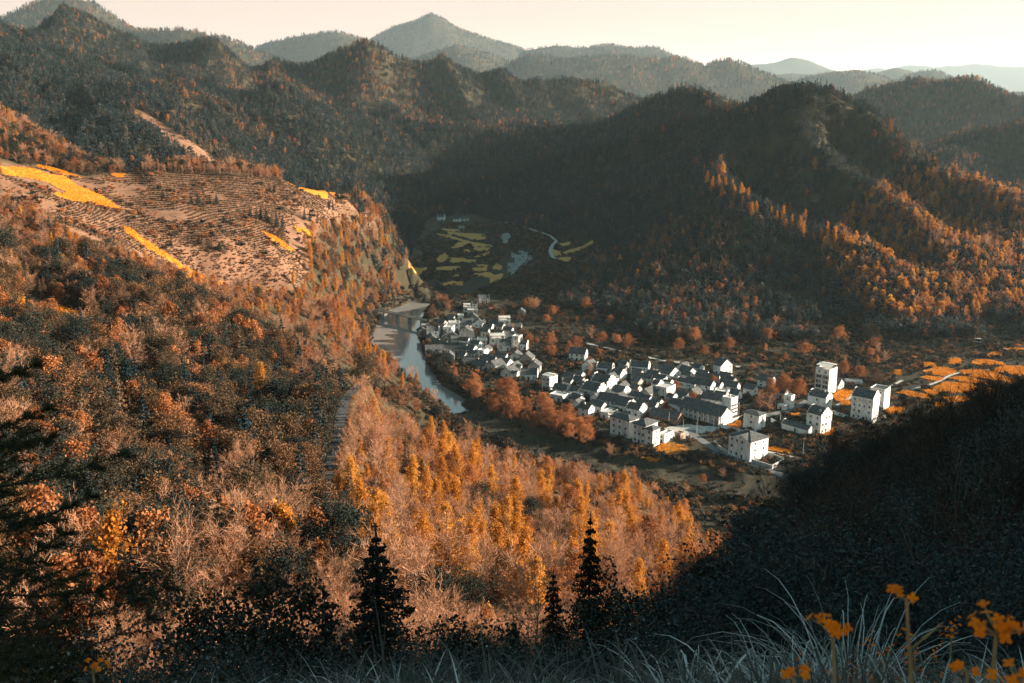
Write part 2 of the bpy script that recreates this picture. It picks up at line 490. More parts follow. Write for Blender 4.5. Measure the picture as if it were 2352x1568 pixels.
hillw = smooth(RG, 700, 900) * (1 - smooth(RG, 1900, 2300)) * np.clip((ZG - 12) / 50, 0, 1)
ZG = ZG + hillw * 26 * (ridged((GX * 0.9 + GY * 0.45 + 0.5 * wx) / 105, (GY * 0.9 - GX * 0.45) / 330, 71, 3) - 0.6)
ZG = ZG + smooth(RG, 25, 120) * np.clip((ZG - 1) / 10, 0, 1) * 2.2 * (fbm(GX / 30, GY / 30, 5, 3) - 0.5)
ZG = ZG + (1 - smooth(RG, 25, 120)) * smooth(RG, 2, 10) * 0.5 * (fbm(GX / 4, GY / 4, 6, 3) - 0.5)
# valley floor: a gentle plain that climbs to the back
fl = 0.35 * (fbm(GX / 25, GY / 25, 9, 2) - 0.5)
fl = fl + 10 * smooth(GY, 950, 1500) * (RG < 1900)
k = 3.0
dz = np.clip((ZG - fl) / k, -1, 1)
ZG = np.where(ZG - fl > k, ZG, np.where(ZG - fl < -k, fl, fl + k * (dz + 1) ** 2 / 4))
RIVER = [(q[0], q[1], -3.0 if i < 3 else (-7.5 if i < 9 else -2.2)) for i, q in enumerate(RIVER)]
rd, rbz = poly_dist(GX, GY, RIVER)
RW = np.where(rbz < -6.5, 17.5, 11.0)
ZG = np.where(rd < 72, np.minimum(ZG, rbz + 9.5 * smooth(rd, RW - 3, RW + 8) + 130 * smooth(rd, RW + 4, 72)), ZG)
ZG = ZG + (1 - smooth(rd, 18, 30)) * 2.6 * (fbm(GX / 9, GY / 9, 31, 3) - 0.5)
for nm, (pts, hw) in ROADS.items():
    P3 = [at_y(*p) for p in pts]
    d, z = poly_dist(GX, GY, P3)
    s = 1 - smooth(d, hw + 1.0, hw + 9)
    ZG = ZG * (1 - s) + z * s

def ground(x, y):
    x, y = np.asarray(x, float), np.asarray(y, float)
    fi = np.interp(np.arctan2(x, y), TH, np.arange(len(TH)))
    fj = np.interp(np.log(np.maximum(np.hypot(x, y), 0.81)), LR, np.arange(len(LR)))
    i = np.clip(fi.astype(int), 0, len(TH) - 2)
    j = np.clip(fj.astype(int), 0, len(LR) - 2)
    a, b = fi - i, fj - j
    return (ZG[j, i] * (1 - a) + ZG[j, i + 1] * a) * (1 - b) + (ZG[j + 1, i] * (1 - a) + ZG[j + 1, i + 1] * a) * b

TT = np.exp(np.linspace(math.log(2.0), math.log(20000), 4000))
def hit(px, py):
    """where the line of sight through a photograph pixel meets the ground"""
    d = ray(px, py)
    x, y, z = d[0] * TT, d[1] * TT, H + d[2] * TT
    below = np.nonzero(z < ground(x, y))[0]
    if len(below) == 0:
        return None
    j = below[0]
    t0, t1 = TT[max(j - 1, 0)], TT[j]
    for _ in range(12):
        tm = (t0 + t1) / 2
        if H + d[2] * tm < float(ground(d[0] * tm, d[1] * tm)):
            t1 = tm
        else:
            t0 = tm
    t = (t0 + t1) / 2
    return np.array((d[0] * t, d[1] * t, float(ground(d[0] * t, d[1] * t))))

EL = (ZG - H) / RG
RUN = np.maximum.accumulate(EL, axis=0)
def hidden_by(x, y, z):
    """how far (in metres) a point lies below the sight line over nearer ground"""
    r = np.hypot(x, y)
    fi = np.interp(np.arctan2(x, y), TH, np.arange(len(TH)))
    fj = np.interp(np.log(np.maximum(r, 0.81)), LR, np.arange(len(LR)))
    m = RUN[np.clip(fj.astype(int) - 1, 0, len(LR) - 1), np.clip(np.round(fi).astype(int), 0, len(TH) - 1)]
    return (m - (z - H) / r) * r
# ------------------------------------------------------------------ the sheet of ground, water, air
TEA_PX = [(0,372),(60,380),(200,408),(330,388),(560,402),(650,416),(830,447),(885,490),(850,520),(790,500),(740,520),(720,570),(700,640),(640,682),(560,684),(420,642),(300,602),(180,562),(60,492),(0,470)]
gpx, gpy = to_px(GX, GY, ZG)
tea_mask = in_poly(gpx, gpy, TEA_PX) & (RG > 400) & (RG < 950) & (GY > 0)
tea_w = tea_mask.astype(float)
for _ in range(2):
    tea_w[1:-1, 1:-1] = (tea_w[1:-1, 1:-1] * 2 + tea_w[:-2, 1:-1] + tea_w[2:, 1:-1] + tea_w[1:-1, :-2] + tea_w[1:-1, 2:]) / 6
floor_w = 1 - smooth(ZG, 1.5, 7.0)
clear_px = [[(300,250),(330,255),(400,300),(470,345),(530,390),(480,390),(420,350),(350,300),(310,275)],
            [(340,165),(380,170),(430,190),(440,200),(350,200),(335,185)]]
clear_w = np.zeros_like(tea_w)
for pp in clear_px:
    clear_w = np.maximum(clear_w, (in_poly(gpx, gpy, pp) & (RG > 850) & (RG < 1500) & (GY > 0)).astype(float))
soil = np.empty((*ZG.shape, 4))
soil[..., 3] = 1
c_forest, c_tea, c_floor, c_near = np.array((0.050, 0.042, 0.026)), np.array((0.195, 0.105, 0.068)), np.array((0.040, 0.037, 0.027)), np.array((0.085, 0.055, 0.030))
nearw = (1 - smooth(RG, 380, 480))[..., None]
col = c_forest * (1 - nearw) + c_near * nearw
col = col * (1 - floor_w[..., None]) + c_floor * floor_w[..., None]
tv = np.maximum(tea_w, clear_w * 0.9)[..., None]
col = col * (1 - tv) + c_tea * tv
soil[..., :3] = col
nr, nth = TG.shape
idx = np.arange(nr * nth).reshape(nr, nth)
Q = np.stack([idx[:-1, :-1], idx[:-1, 1:], idx[1:, 1:], idx[1:, :-1]], -1).reshape(-1, 4)[:, ::-1]
gm = np_mesh('ground', np.stack([GX, GY, ZG], -1).reshape(-1, 3), quads=Q, smooth_shade=True)
ca = gm.color_attributes.new('soil', 'FLOAT_COLOR', 'POINT')
ca.data.foreach_set('color', soil.reshape(-1))
m, n, out = new_mat('earth_and_dry_grass')
p = n.nodes.new('ShaderNodeBsdfPrincipled')
p.inputs['Roughness'].default_value = 0.95
p.inputs['Specular IOR Level'].default_value = 0.1
at = n.nodes.new('ShaderNodeAttribute')
at.attribute_name = 'soil'
f1 = noise_node(n, 0.06, 8, 0.65)
f2n = noise_node(n, 1.3, 6, 0.7)
r1 = ramp(n, f1, [(0.3, (0.62, 0.60, 0.55)), (0.7, (1.35, 1.3, 1.2))])
r2 = ramp(n, f2n, [(0.3, (0.6, 0.6, 0.6)), (0.7, (1.35, 1.35, 1.3))])
def mul(a, b):
    x = n.nodes.new('ShaderNodeMix')
    x.data_type = 'RGBA'
    x.blend_type = 'MULTIPLY'
    x.inputs[0].default_value = 1
    n.links.new(a, x.inputs[6])
    n.links.new(b, x.inputs[7])
    return x.outputs[2]
n.links.new(mul(mul(at.outputs[0], r1), r2), p.inputs['Base Color'])
b = n.nodes.new('ShaderNodeBump')
b.inputs['Strength'].default_value = 0.7
b.inputs['Distance'].default_value = 0.5
n.links.new(f2n, b.inputs['Height'])
n.links.new(b.outputs[0], p.inputs['Normal'])
n.links.new(p.outputs[0], out.inputs[0])
link('ground', gm, m, kind='structure')

# river: a sheet that follows the carved bed
m, n, out = new_mat('river_water')
p = n.nodes.new('ShaderNodeBsdfPrincipled')
p.inputs['Base Color'].default_value = (0.22, 0.215, 0.20, 1)
p.inputs['Roughness'].default_value = 0.08
p.inputs['IOR'].default_value = 1.6
p.inputs['Specular IOR Level'].default_value = 0.9
f = noise_node(n, 0.9, 3)
b = n.nodes.new('ShaderNodeBump')
b.inputs['Strength'].default_value = 0.02
b.inputs['Distance'].default_value = 0.15
n.links.new(f, b.inputs['Height'])
n.links.new(b.outputs[0], p.inputs['Normal'])
n.links.new(p.outputs[0], out.inputs[0])
M_water = m
def ribbon(name, pts, hw, mat, lift=0.12, step=3.0, drape=True, kind='structure', cross=2, thick=0.0):
    P = [np.array(q, float) for q in pts]
    dense = []
    for a, c in zip(P[:-1], P[1:]):
        k = max(1, int(np.linalg.norm((c - a)[:2]) / step))
        for i in range(k):
            dense.append(a + (c - a) * i / k)
    dense.append(P[-1])
    D3 = np.array(dense)
    for _ in range(6):
        D3[1:-1] = (D3[:-2] + 2 * D3[1:-1] + D3[2:]) / 4
    T = np.gradient(D3[:, :2], axis=0)
    T /= np.linalg.norm(T, axis=1)[:, None] + 1e-9
    Nn = np.stack([-T[:, 1], T[:, 0]], 1)
    V, F = [], []
    W = cross + 1
    for i in range(len(D3)):
        for c in range(W):
            s = -hw + 2 * hw * c / cross
            x, y = D3[i, 0] + Nn[i, 0] * s, D3[i, 1] + Nn[i, 1] * s
            z = float(ground(x, y)) + lift if drape else D3[i, 2] + lift
            V.append((x, y, z))
        if i:
            for c in range(cross):
                F.append(((i - 1) * W + c, (i - 1) * W + c + 1, i * W + c + 1, i * W + c))
    o = link(name, np_mesh(name, V, quads=np.array(F)[:, ::-1], smooth_shade=True), mat, kind=kind)
    return o
ribbon('river', [(q[0], q[1], -5.0) for q in RIVER[3:10]], 30.0, M_water, lift=0.0, drape=False, cross=1, step=6)

# even air over the whole valley
hv = np.array([(x, y, z) for z in (-40, 1500) for y in (-3500, 34000) for x in (-20000, 20000)], float)
hme = np_mesh('haze', hv, quads=[(0, 2, 3, 1), (4, 5, 7, 6), (0, 1, 5, 4), (2, 6, 7, 3), (0, 4, 6, 2), (1, 3, 7, 5)])
m, n, out = new_mat('pale_air')
pv = n.nodes.new('ShaderNodeVolumePrincipled')
pv.inputs['Color'].default_value = (0.70, 0.88, 0.93, 1)
HAZE_D = 0.000024
pv.inputs['Density'].default_value = HAZE_D
pv.inputs['Anisotropy'].default_value = 0.2
n.links.new(pv.outputs[0], out.inputs['Volume'])
link('haze', hme, m, kind='stuff', label='pale even haze filling the whole valley', category='haze')
# ------------------------------------------------------------------ plants: building blocks
def tubes(segs, sides=4):
    """tapered tubes along (p0, p1, r0, r1) segments"""
    V, F = [], []
    for p0, p1, r0, r1 in segs:
        p0, p1 = np.asarray(p0, float), np.asarray(p1, float)
        d = p1 - p0
        L = np.linalg.norm(d)
        if L < 1e-6:
            continue
        d = d / L
        u = np.cross(d, (0, 0, 1.0) if abs(d[2]) < 0.9 else (1.0, 0, 0))
        u /= np.linalg.norm(u)
        v = np.cross(d, u)
        b = len(V)
        for k in range(sides):
            a = 2 * math.pi * k / sides
            V.append(p0 + r0 * (u * math.cos(a) + v * math.sin(a)))
        for k in range(sides):
            a = 2 * math.pi * k / sides
            V.append(p1 + r1 * (u * math.cos(a) + v * math.sin(a)))
        for k in range(sides):
            k2 = (k + 1) % sides
            F.append((b + k, b + k2, b + sides + k2, b + sides + k))
    return np.array(V).reshape(-1, 3), np.array(F, int).reshape(-1, 4)

def leaves(C, size, rng, flat=0.0, aspect=0.7):
    """one small quad per centre, turned at random"""
    n = len(C)
    nv = rng.normal(size=(n, 3))
    nv[:, 2] += flat * np.sign(nv[:, 2] + 1e-9) * 1.5
    nv /= np.linalg.norm(nv, axis=1)[:, None]
    t = rng.normal(size=(n, 3))
    u = np.cross(nv, t)
    u /= np.linalg.norm(u, axis=1)[:, None] + 1e-9
    v = np.cross(nv, u)
    s = size * rng.uniform(0.55, 1.35, size=(n, 1)) / 2
    u, v = u * s, v * s * aspect
    V = np.stack([C - u * 0.9 - v * 0.4, C + u * 0.2 - v, C + u, C - u * 0.1 + v], 1).reshape(-1, 3)
    F = np.arange(4 * n).reshape(n, 4)
    return V, F

def join(parts):
    V, F, o = [], [], 0
    for v, f in parts:
        if len(v):
            V.append(v)
            F.append(f + o)
            o += len(v)
    return np.concatenate(V), np.concatenate(F)

def broadleaf(seed, h, base, rad, prof, n_limb, up, n_leaf, lsize, clump, bend=0.04, lo=False, sub=2):
    """trunk, limbs and a crown of leaf clumps. Returns (wood, crown)."""
    rng = np.random.default_rng(seed)
    segs, tips = [], []
    tr = h * 0.013 + 0.05
    pts = [np.zeros(3)]
    nseg = 7
    for k in range(1, nseg + 1):
        q = pts[-1].copy()
        q[2] = h * 0.97 * k / nseg
        q[:2] += rng.normal(size=2) * h * bend * 0.35
        pts.append(q)
    for k in range(nseg):
        segs.append((pts[k], pts[k + 1], tr * (1 - k / nseg * 0.9), tr * (1 - (k + 1) / nseg * 0.9)))
    def on_trunk(z):
        f = z / (h * 0.97) * nseg
        k = min(int(f), nseg - 1)
        return pts[k] + (pts[k + 1] - pts[k]) * (f - k)
    ga = rng.uniform(0, 6.28)
    for i in range(n_limb):
        t = (i + rng.uniform(0.1, 0.9)) / n_limb
        z0 = h * (base + (0.95 - base) * t)
        ga += 2.4 + rng.normal() * 0.3
        L = rad * prof(t) * rng.uniform(0.7, 1.15)
        el = up + (0.5 - up) * 0 + 0.5 * t
        d = np.array((math.cos(ga) * math.cos(el), math.sin(ga) * math.cos(el), math.sin(el)))
        zs = max(h * base * 0.7, z0 - L * math.tan(el) * 0.5)
        p0 = on_trunk(zs)
        p1 = p0 + d * L * 0.55 + rng.normal(size=3) * L * 0.06
        p2 = p0 + d * L + np.array((0, 0, L * 0.10)) + rng.normal(size=3) * L * 0.08
        r0 = tr * 0.42 * (1 - 0.6 * t)
        segs += [(p0, p1, r0, r0 * 0.6), (p1, p2, r0 * 0.6, r0 * 0.2)]
        tips += [(p1, 0.8), (p2, 1.0), ((p1 + p2) / 2, 0.9)]
        for _ in range(sub):
            q0 = p0 + (p2 - p0) * rng.uniform(0.35, 0.85)
            q1 = q0 + (d + rng.normal(size=3) * 0.7) * L * rng.uniform(0.25, 0.5)
            segs.append((q0, q1, r0 * 0.35, r0 * 0.1))
            tips.append((q1, 0.8))
    tips += [(pts[-1], 0.8), (pts[-2], 0.8)]
    P = np.array([t[0] for t in tips])
    Wt = np.array([t[1] for t in tips])
    ch = rng.integers(0, len(P), n_leaf)
    off = rng.normal(size=(n_leaf, 3))
    off /= np.linalg.norm(off, axis=1)[:, None]
    rr = clump * Wt[ch] * rng.uniform(0.15, 1.0, n_leaf) ** 0.55
    C = P[ch] + off * rr[:, None] * np.array((1, 1, 0.8))
    C[:, 2] = np.maximum(C[:, 2], h * base * 0.6)
    crown = leaves(C, lsize, rng)
    wood = tubes(segs, 3 if lo else 5)
    return wood, crown

def bare_tree(seed, h, n_limb=16, spread=0.42, twigs=900, tl=0.8, tw=0.022, up=0.85):
    rng = np.random.default_rng(seed)
    segs, tips = [], []
    tr = h * 0.012 + 0.04
    pts = [np.zeros(3)]
    for k in range(1, 7):
        q = pts[-1].copy()
        q[2] = h * 0.9 * k / 6
        q[:2] += rng.normal(size=2) * h * 0.012
        pts.append(q)
    for k in range(6):
        segs.append((pts[k], pts[k + 1], tr * (1 - k / 6.6), tr * (1 - (k + 1) / 6.6)))
    ga = rng.uniform(0, 6.28)
    for i in range(n_limb):
        t = (i + rng.uniform(0, 1)) / n_limb
        z0 = h * (0.22 + 0.66 * t)
        ga += 2.4 + rng.normal() * 0.4
        L = h * spread * (0.35 + 0.75 * math.sin(math.pi * (0.2 + 0.72 * (1 - t)))) * rng.uniform(0.7, 1.1)
        el = up + 0.3 * rng.normal()
        d = np.array((math.cos(ga) * math.cos(el), math.sin(ga) * math.cos(el), math.sin(el)))
        f = z0 / (h * 0.9) * 6
        k = min(int(f), 5)
        p0 = pts[k] + (pts[k + 1] - pts[k]) * (f - k)
        p1 = p0 + d * L * 0.5
        p2 = p1 + (d + np.array((0, 0, 0.25)) + rng.normal(size=3) * 0.15) * L * 0.5
        r0 = tr * 0.4 * (1 - 0.6 * t)
        segs += [(p0, p1, r0, r0 * 0.6), (p1, p2, r0 * 0.6, r0 * 0.15)]
        tips += [(p0 + (p1 - p0) * 0.6, d), (p1, d), ((p1 + p2) / 2, d), (p2, d)]
        for _ in range(3):
            q0 = p0 + (p2 - p0) * rng.uniform(0.3, 0.9)
            dd = d + rng.normal(size=3) * 0.55
            q1 = q0 + dd * L * rng.uniform(0.2, 0.42)
            segs.append((q0, q1, r0 * 0.3, r0 * 0.08))
            tips += [(q1, dd), ((q0 + q1) / 2, dd)]
    P = np.array([a for a, _ in tips])
    Dd = np.array([a for _, a in tips])
    ch = rng.integers(0, len(P), twigs)
    s = P[ch] + rng.normal(size=(twigs, 3)) * 0.12
    d = Dd[ch] + rng.normal(size=(twigs, 3)) * 0.75
    d[:, 2] += 0.3
    d /= np.linalg.norm(d, axis=1)[:, None]
    e = s + d * tl * rng.uniform(0.4, 1.3, (twigs, 1))
    u = np.cross(d, rng.normal(size=(twigs, 3)))
    u /= np.linalg.norm(u, axis=1)[:, None]
    w0 = tw * rng.uniform(0.7, 1.4, (twigs, 1))
    V = np.stack([s - u * w0, s + u * w0, e + u * w0 * 0.4, e - u * w0 * 0.4], 1).reshape(-1, 3)
    F = np.arange(4 * twigs).reshape(-1, 4)
    return tubes(segs, 4), (V, F)

def conifer(seed, h, rad, whorls=18, per=6, n_need=26, nsize=0.5, base=0.1, droop=0.25, lo=False, power=0.9):
    rng = np.random.default_rng(seed)
    segs = [((0, 0, 0), (0, 0, h * 0.5), h * 0.014 + 0.05, h * 0.009), ((0, 0, h * 0.5), (0, 0, h), h * 0.009, 0.02)]
    C = []
    for i in range(whorls):
        t = i / (whorls - 1)
        z = h * (base + (0.97 - base) * t)
        L = rad * (1 - t) ** power * rng.uniform(0.8, 1.1) + 0.12 * rad * (1 - t) + 0.10
        a0 = rng.uniform(0, 6.28)
        for k in range(per):
            a = a0 + 2 * math.pi * k / per + rng.normal() * 0.2
            l = L * rng.uniform(0.65, 1.15)
            p0 = np.array((0, 0, z))
            p1 = np.array((math.cos(a) * l, math.sin(a) * l, z - droop * l + 0.12 * l * rng.normal()))
            if not lo:
                segs.append((p0, p1, 0.03 + 0.01 * l, 0.01))
            m = max(3, int(n_need * (0.3 + l / rad)))
            tt = rng.uniform(0.12, 1.0, m) ** 0.7
            q = p0 + (p1 - p0) * tt[:, None]
            side = rng.normal(size=m) * 0.20 * l * (1.15 - tt)
            q[:, 0] += -math.sin(a) * side
            q[:, 1] += math.cos(a) * side
            q[:, 2] += rng.normal(size=m) * 0.07 * l + 0.04 * l - abs(side) * 0.25
            C.append(q)
    C.append(np.stack([rng.normal(size=12) * 0.08, rng.normal(size=12) * 0.08, h * rng.uniform(0.93, 1.03, 12)], 1))
    C = np.concatenate(C)
    return tubes(segs, 3 if lo else 5), leaves(C, nsize, rng, flat=0.25, aspect=0.5)

def shrub(seed, h, rad, n_leaf, lsize, stems=9, clump=0.5):
    rng = np.random.default_rng(seed)
    segs, P = [], []
    for i in range(stems):
        a = rng.uniform(0, 6.28)
        l = rad * math.sqrt(rng.uniform(0.05, 1))
        p1 = np.array((math.cos(a) * l * 0.6, math.sin(a) * l * 0.6, h * rng.uniform(0.4, 0.6)))
        p2 = np.array((math.cos(a) * l, math.sin(a) * l, h * rng.uniform(0.65, 1.0) * (1.05 - 0.45 * (l / rad) ** 2)))
        segs += [((0, 0, 0), p1, 0.04 * h / 3, 0.025 * h / 3), (p1, p2, 0.025 * h / 3, 0.008)]
        P += [p1, p2, (p1 + p2) / 2]
    P = np.array(P)
    ch = rng.integers(0, len(P), n_leaf)
    off = rng.normal(size=(n_leaf, 3))
    off /= np.linalg.norm(off, axis=1)[:, None]
    C = P[ch] + off * (clump * rng.uniform(0.2, 1, n_leaf) ** 0.6)[:, None]
    C[:, 2] = np.maximum(C[:, 2], 0.05)
    return tubes(segs, 4), leaves(C, lsize, rng)

# colours of foliage and bark
M_gold = leaf_mat('golden_leaf', [(0.0, (0.30, 0.105, 0.018)), (0.45, (0.48, 0.185, 0.024)), (1.0, (0.60, 0.29, 0.05))], 0.42)
M_russet = leaf_mat('russet_leaf', [(0.0, (0.13, 0.046, 0.018)), (0.5, (0.33, 0.115, 0.038)), (1.0, (0.50, 0.21, 0.075))], 0.35)
M_tan = leaf_mat('tan_twig', [(0.0, (0.18, 0.085, 0.045)), (0.6, (0.40, 0.195, 0.105)), (1.0, (0.54, 0.30, 0.175))], 0.25)
M_everg = leaf_mat('evergreen_leaf', [(0.0, (0.008, 0.016, 0.014)), (0.42, (0.020, 0.027, 0.021)), (0.66, (0.085, 0.052, 0.026)), (1.0, (0.30, 0.125, 0.050))], 0.22, rough=0.85, leafvar=0.3)  # dark end stands in for shaded pockets, russet end for sunlit crowns
M_needle = leaf_mat('conifer_needle', [(0.0, (0.005, 0.022, 0.028)), (0.6, (0.016, 0.036, 0.040)), (1.0, (0.10, 0.075, 0.052))], 0.15)  # blue-green of the hill shade put into the needle colour
M_brown = leaf_mat('brown_conifer_needle', [(0.0, (0.07, 0.045, 0.027)), (0.6, (0.15, 0.085, 0.045)), (1.0, (0.26, 0.14, 0.07))], 0.25)
M_evfar = leaf_mat('far_evergreen_leaf', [(0.0, (0.009, 0.029, 0.034)), (0.55, (0.034, 0.050, 0.048)), (1.0, (0.17, 0.11, 0.066))], 0.2)  # teal of the shaded slopes put into this leaf colour
M_bark = plain_mat('bark', (0.10, 0.07, 0.05), (0.26, 0.19, 0.14), 3.0)
M_barkd = plain_mat('dark_bark', (0.03, 0.024, 0.018), (0.08, 0.06, 0.045), 3.0)

PROTO = bpy.data.collections.new('tree_kinds')
def proto(name, wood, crown, mw, mc):
    """one mesh holding wood and leaves, for the far woods only"""
    V = np.concatenate([wood[0], crown[0]])
    F = np.concatenate([wood[1], crown[1] + len(wood[0])])
    mi = np.concatenate([np.zeros(len(wood[1])), np.ones(len(crown[1]))])
    me = np_mesh(name, V, quads=F, mat_idx=mi)
    me.materials.append(mw)
    me.materials.append(mc)
    o = bpy.data.objects.new(name, me)
    PROTO.objects.link(o)
    return o
oval = lambda t: math.sin(math.pi * min(0.97, 0.22 + 0.78 * t)) ** 0.7 if t < 1 else 0.2
tall = lambda t: (0.55 + 0.45 * math.sin(math.pi * t)) * (1 - 0.55 * t)
dome = lambda t: (1 - (t * 0.92) ** 2) ** 0.5
# far-wood kinds in alphabetical order: the scatter picks them by index
FK, PH = {}, {}
def far_kind(key, *a):
    FK[key] = len(FK)
    PH[key] = float(max(v[:, 2].max() for v, _ in a[:2] if len(v)))
    proto('k%02d_%s' % (FK[key], key), *a)
for s in range(3):
    far_kind('con%d' % s, *conifer(100 + s, 11 + s, 2.5 + 0.25 * s, whorls=9, per=5, n_need=7, nsize=1.25, lo=True), M_barkd, M_needle)
for s in range(2):
    far_kind('bcon%d' % s, *conifer(110 + s, 11 + s, 2.3, whorls=9, per=5, n_need=7, nsize=1.15, lo=True), M_barkd, M_brown)
for s in range(3):
    far_kind('evg%d' % s, *broadleaf(120 + s, 8.5 + s, 0.2, 3.6, dome, 10, 0.35, 340, 1.05, 1.5, lo=True, sub=1), M_barkd, M_evfar)
for s in range(2):
    far_kind('rus%d' % s, *broadleaf(130 + s, 9.5 + s, 0.25, 3.2, oval, 10, 0.5, 340, 0.95, 1.3, lo=True, sub=1), M_bark, M_russet)
for s in range(2):
    far_kind('gol%d' % s, *broadleaf(140 + s, 11.5 + s, 0.25, 2.7, oval, 10, 0.7, 340, 0.9, 1.2, lo=True, sub=1), M_bark, M_gold)
for s in range(2):
    far_kind('bar%d' % s, *bare_tree(150 + s, 9 + s, 10, 0.4, 260, 1.2, 0.05), M_bark, M_tan)
for s in range(2):
    far_kind('shr%d' % s, *shrub(160 + s, 3.2, 2.2, 170, 0.8, 6, 0.9), M_barkd, M_russet)
far_kind('shre', *shrub(170, 3.4, 2.4, 190, 0.8, 6, 0.9), M_barkd, M_everg)
far_kind('tea', *shrub(171, 0.75, 0.75, 44, 0.42, 4, 0.32), M_barkd, leaf_mat('tea_leaf', [(0.0, (0.075, 0.048, 0.028)), (1.0, (0.20, 0.11, 0.062))], 0.15))
far_kind('tuft', *shrub(172, 1.3, 1.0, 60, 0.55, 5, 0.45), M_barkd, leaf_mat('dry_scrub_leaf', [(0.0, (0.10, 0.06, 0.034)), (1.0, (0.30, 0.18, 0.10))], 0.2))

# fuller kinds for the nearer slopes
for s in range(2):
    far_kind('comid%d' % s, *conifer(200 + s, 11 + s, 2.4, whorls=15, per=6, n_need=16, nsize=0.6, lo=True), M_barkd, M_needle)
for s in range(2):
    far_kind('bcmid%d' % s, *conifer(205 + s, 10.5 + s, 2.2, whorls=15, per=6, n_need=16, nsize=0.55, lo=True), M_bark, M_brown)
for s in range(3):
    far_kind('evmid%d' % s, *broadleaf(210 + s, 8.5 + s, 0.15, 3.8, dome, 18, 0.35, 3800, 0.32, 1.3, sub=3), M_barkd, M_everg)
for s in range(3):
    far_kind('rumid%d' % s, *broadleaf(220 + s, 8.5 + s, 0.2, 2.9, oval, 16, 0.55, 1500, 0.42, 1.1, sub=2), M_bark, M_russet)
for s in range(2):
    far_kind('gomid%d' % s, *broadleaf(230 + s, 11 + s, 0.2, 2.3, tall, 18, 0.8, 1600, 0.40, 1.0, sub=2), M_bark, M_gold)
for s in range(3):
    far_kind('bamid%d' % s, *bare_tree(240 + s, 8.5 + s, 18, 0.42, 1100, 1.0, 0.028), M_bark, M_tan)
for s in range(2):
    far_kind('thick%d' % s, *bare_tree(250 + s, 3.4, 14, 0.6, 1500, 0.55, 0.014, up=0.9), M_bark, M_tan)
for s in range(2):
    far_kind('rshr%d' % s, *shrub(260 + s, 3.0, 2.0, 900, 0.24, 10, 0.7), M_bark, M_russet)
for s in range(2):
    far_kind('eshr%d' % s, *shrub(270 + s, 3.2, 2.2, 1500, 0.20, 12, 0.75), M_barkd, M_everg)
M_darkleaf = leaf_mat('dark_bush_leaf', [(0.0, (0.015, 0.026, 0.027)), (0.75, (0.042, 0.056, 0.053)), (0.9, (0.14, 0.11, 0.07)), (1.0, (0.42, 0.43, 0.42))], 0.12, rough=0.6)  # palest stop stands in for sky glints on glossy leaves
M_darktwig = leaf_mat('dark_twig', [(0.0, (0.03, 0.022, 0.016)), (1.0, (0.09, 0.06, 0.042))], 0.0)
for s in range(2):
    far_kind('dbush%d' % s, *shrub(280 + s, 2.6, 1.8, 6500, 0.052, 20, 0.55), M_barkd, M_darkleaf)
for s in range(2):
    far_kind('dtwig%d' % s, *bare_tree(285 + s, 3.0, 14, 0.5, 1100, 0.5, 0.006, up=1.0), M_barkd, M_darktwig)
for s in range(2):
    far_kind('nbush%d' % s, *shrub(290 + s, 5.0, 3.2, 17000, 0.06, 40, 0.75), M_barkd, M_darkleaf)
def blades(seed, n, L, spread, w=0.012, seg=5, droop=1.0, stiff=0.5):
    rng = np.random.default_rng(seed)
    V, F = [], []
    for i in range(n):
        a = rng.uniform(0, 6.283)
        l = L * rng.uniform(0.45, 1.1)
        r0 = spread * 0.12 * math.sqrt(rng.uniform())
        p = np.array((math.cos(a) * r0, math.sin(a) * r0, 0.0))
        el = rng.uniform(1.0, 1.5)
        a += rng.normal() * 0.3
        ww = w * rng.uniform(0.6, 1.3)
        b0 = len(V)
        dr = droop * rng.uniform(0.5, 1.5)
        for k in range(seg + 1):
            t = k / seg
            side = np.array((-math.sin(a), math.cos(a), 0)) * ww * (1 - t ** 2) * (0.5 + t if t < 0.5 else 1)
            V += [p - side, p + side]
            e = el - dr * 2.0 * t ** 1.6
            p = p + np.array((math.cos(a) * math.cos(e), math.sin(a) * math.cos(e), math.sin(e))) * l / seg
            a += rng.normal() * 0.05
        for k in range(seg):
            F.append((b0 + 2 * k, b0 + 2 * k + 1, b0 + 2 * k + 3, b0 + 2 * k + 2))
    return np.array(V), np.array(F)
M_blade = leaf_mat('dry_grass_blade', [(0.0, (0.06, 0.057, 0.05)), (0.5, (0.30, 0.29, 0.27)), (1.0, (0.72, 0.70, 0.66))], 0.25, leafvar=0.8)
M_bladed = leaf_mat('dull_grass_blade', [(0.0, (0.03, 0.032, 0.026)), (1.0, (0.13, 0.125, 0.10))], 0.25, leafvar=0.8)
E0 = (np.zeros((0, 3)), np.zeros((0, 4), int))
for s in range(3):
    far_kind('gras%d' % s, *(E0, blades(300 + s, 110, 0.55, 0.8, 0.006, 6, 1.35)), M_barkd, M_blade)
for s in range(2):
    far_kind('gdul%d' % s, *(E0, blades(305 + s, 90, 0.7, 0.9, 0.006, 6, 1.1)), M_barkd, M_bladed)
M_petal = leaf_mat('rapeseed_petal', [(0.0, (0.80, 0.15, 0.002)), (1.0, (0.95, 0.26, 0.004))], 0.45)
M_stem = plain_mat('rapeseed_stem', (0.16, 0.13, 0.06), (0.30, 0.22, 0.11), 8.0)
def rape_small(seed):
    rng = np.random.default_rng(seed)
    segs, C = [], []
    for i in range(5):
        x, y = rng.normal(size=2) * 0.14
        z = rng.uniform(0.35, 0.62)
        segs.append(((x * 0.3, y * 0.3, 0), (x, y, z), 0.006, 0.003))
        c = np.array((x, y, z)) + rng.normal(size=(14, 3)) * np.array((0.028, 0.028, 0.03))
        C.append(c)
    return tubes(segs, 3), leaves(np.concatenate(C), 0.022, rng, aspect=0.9)
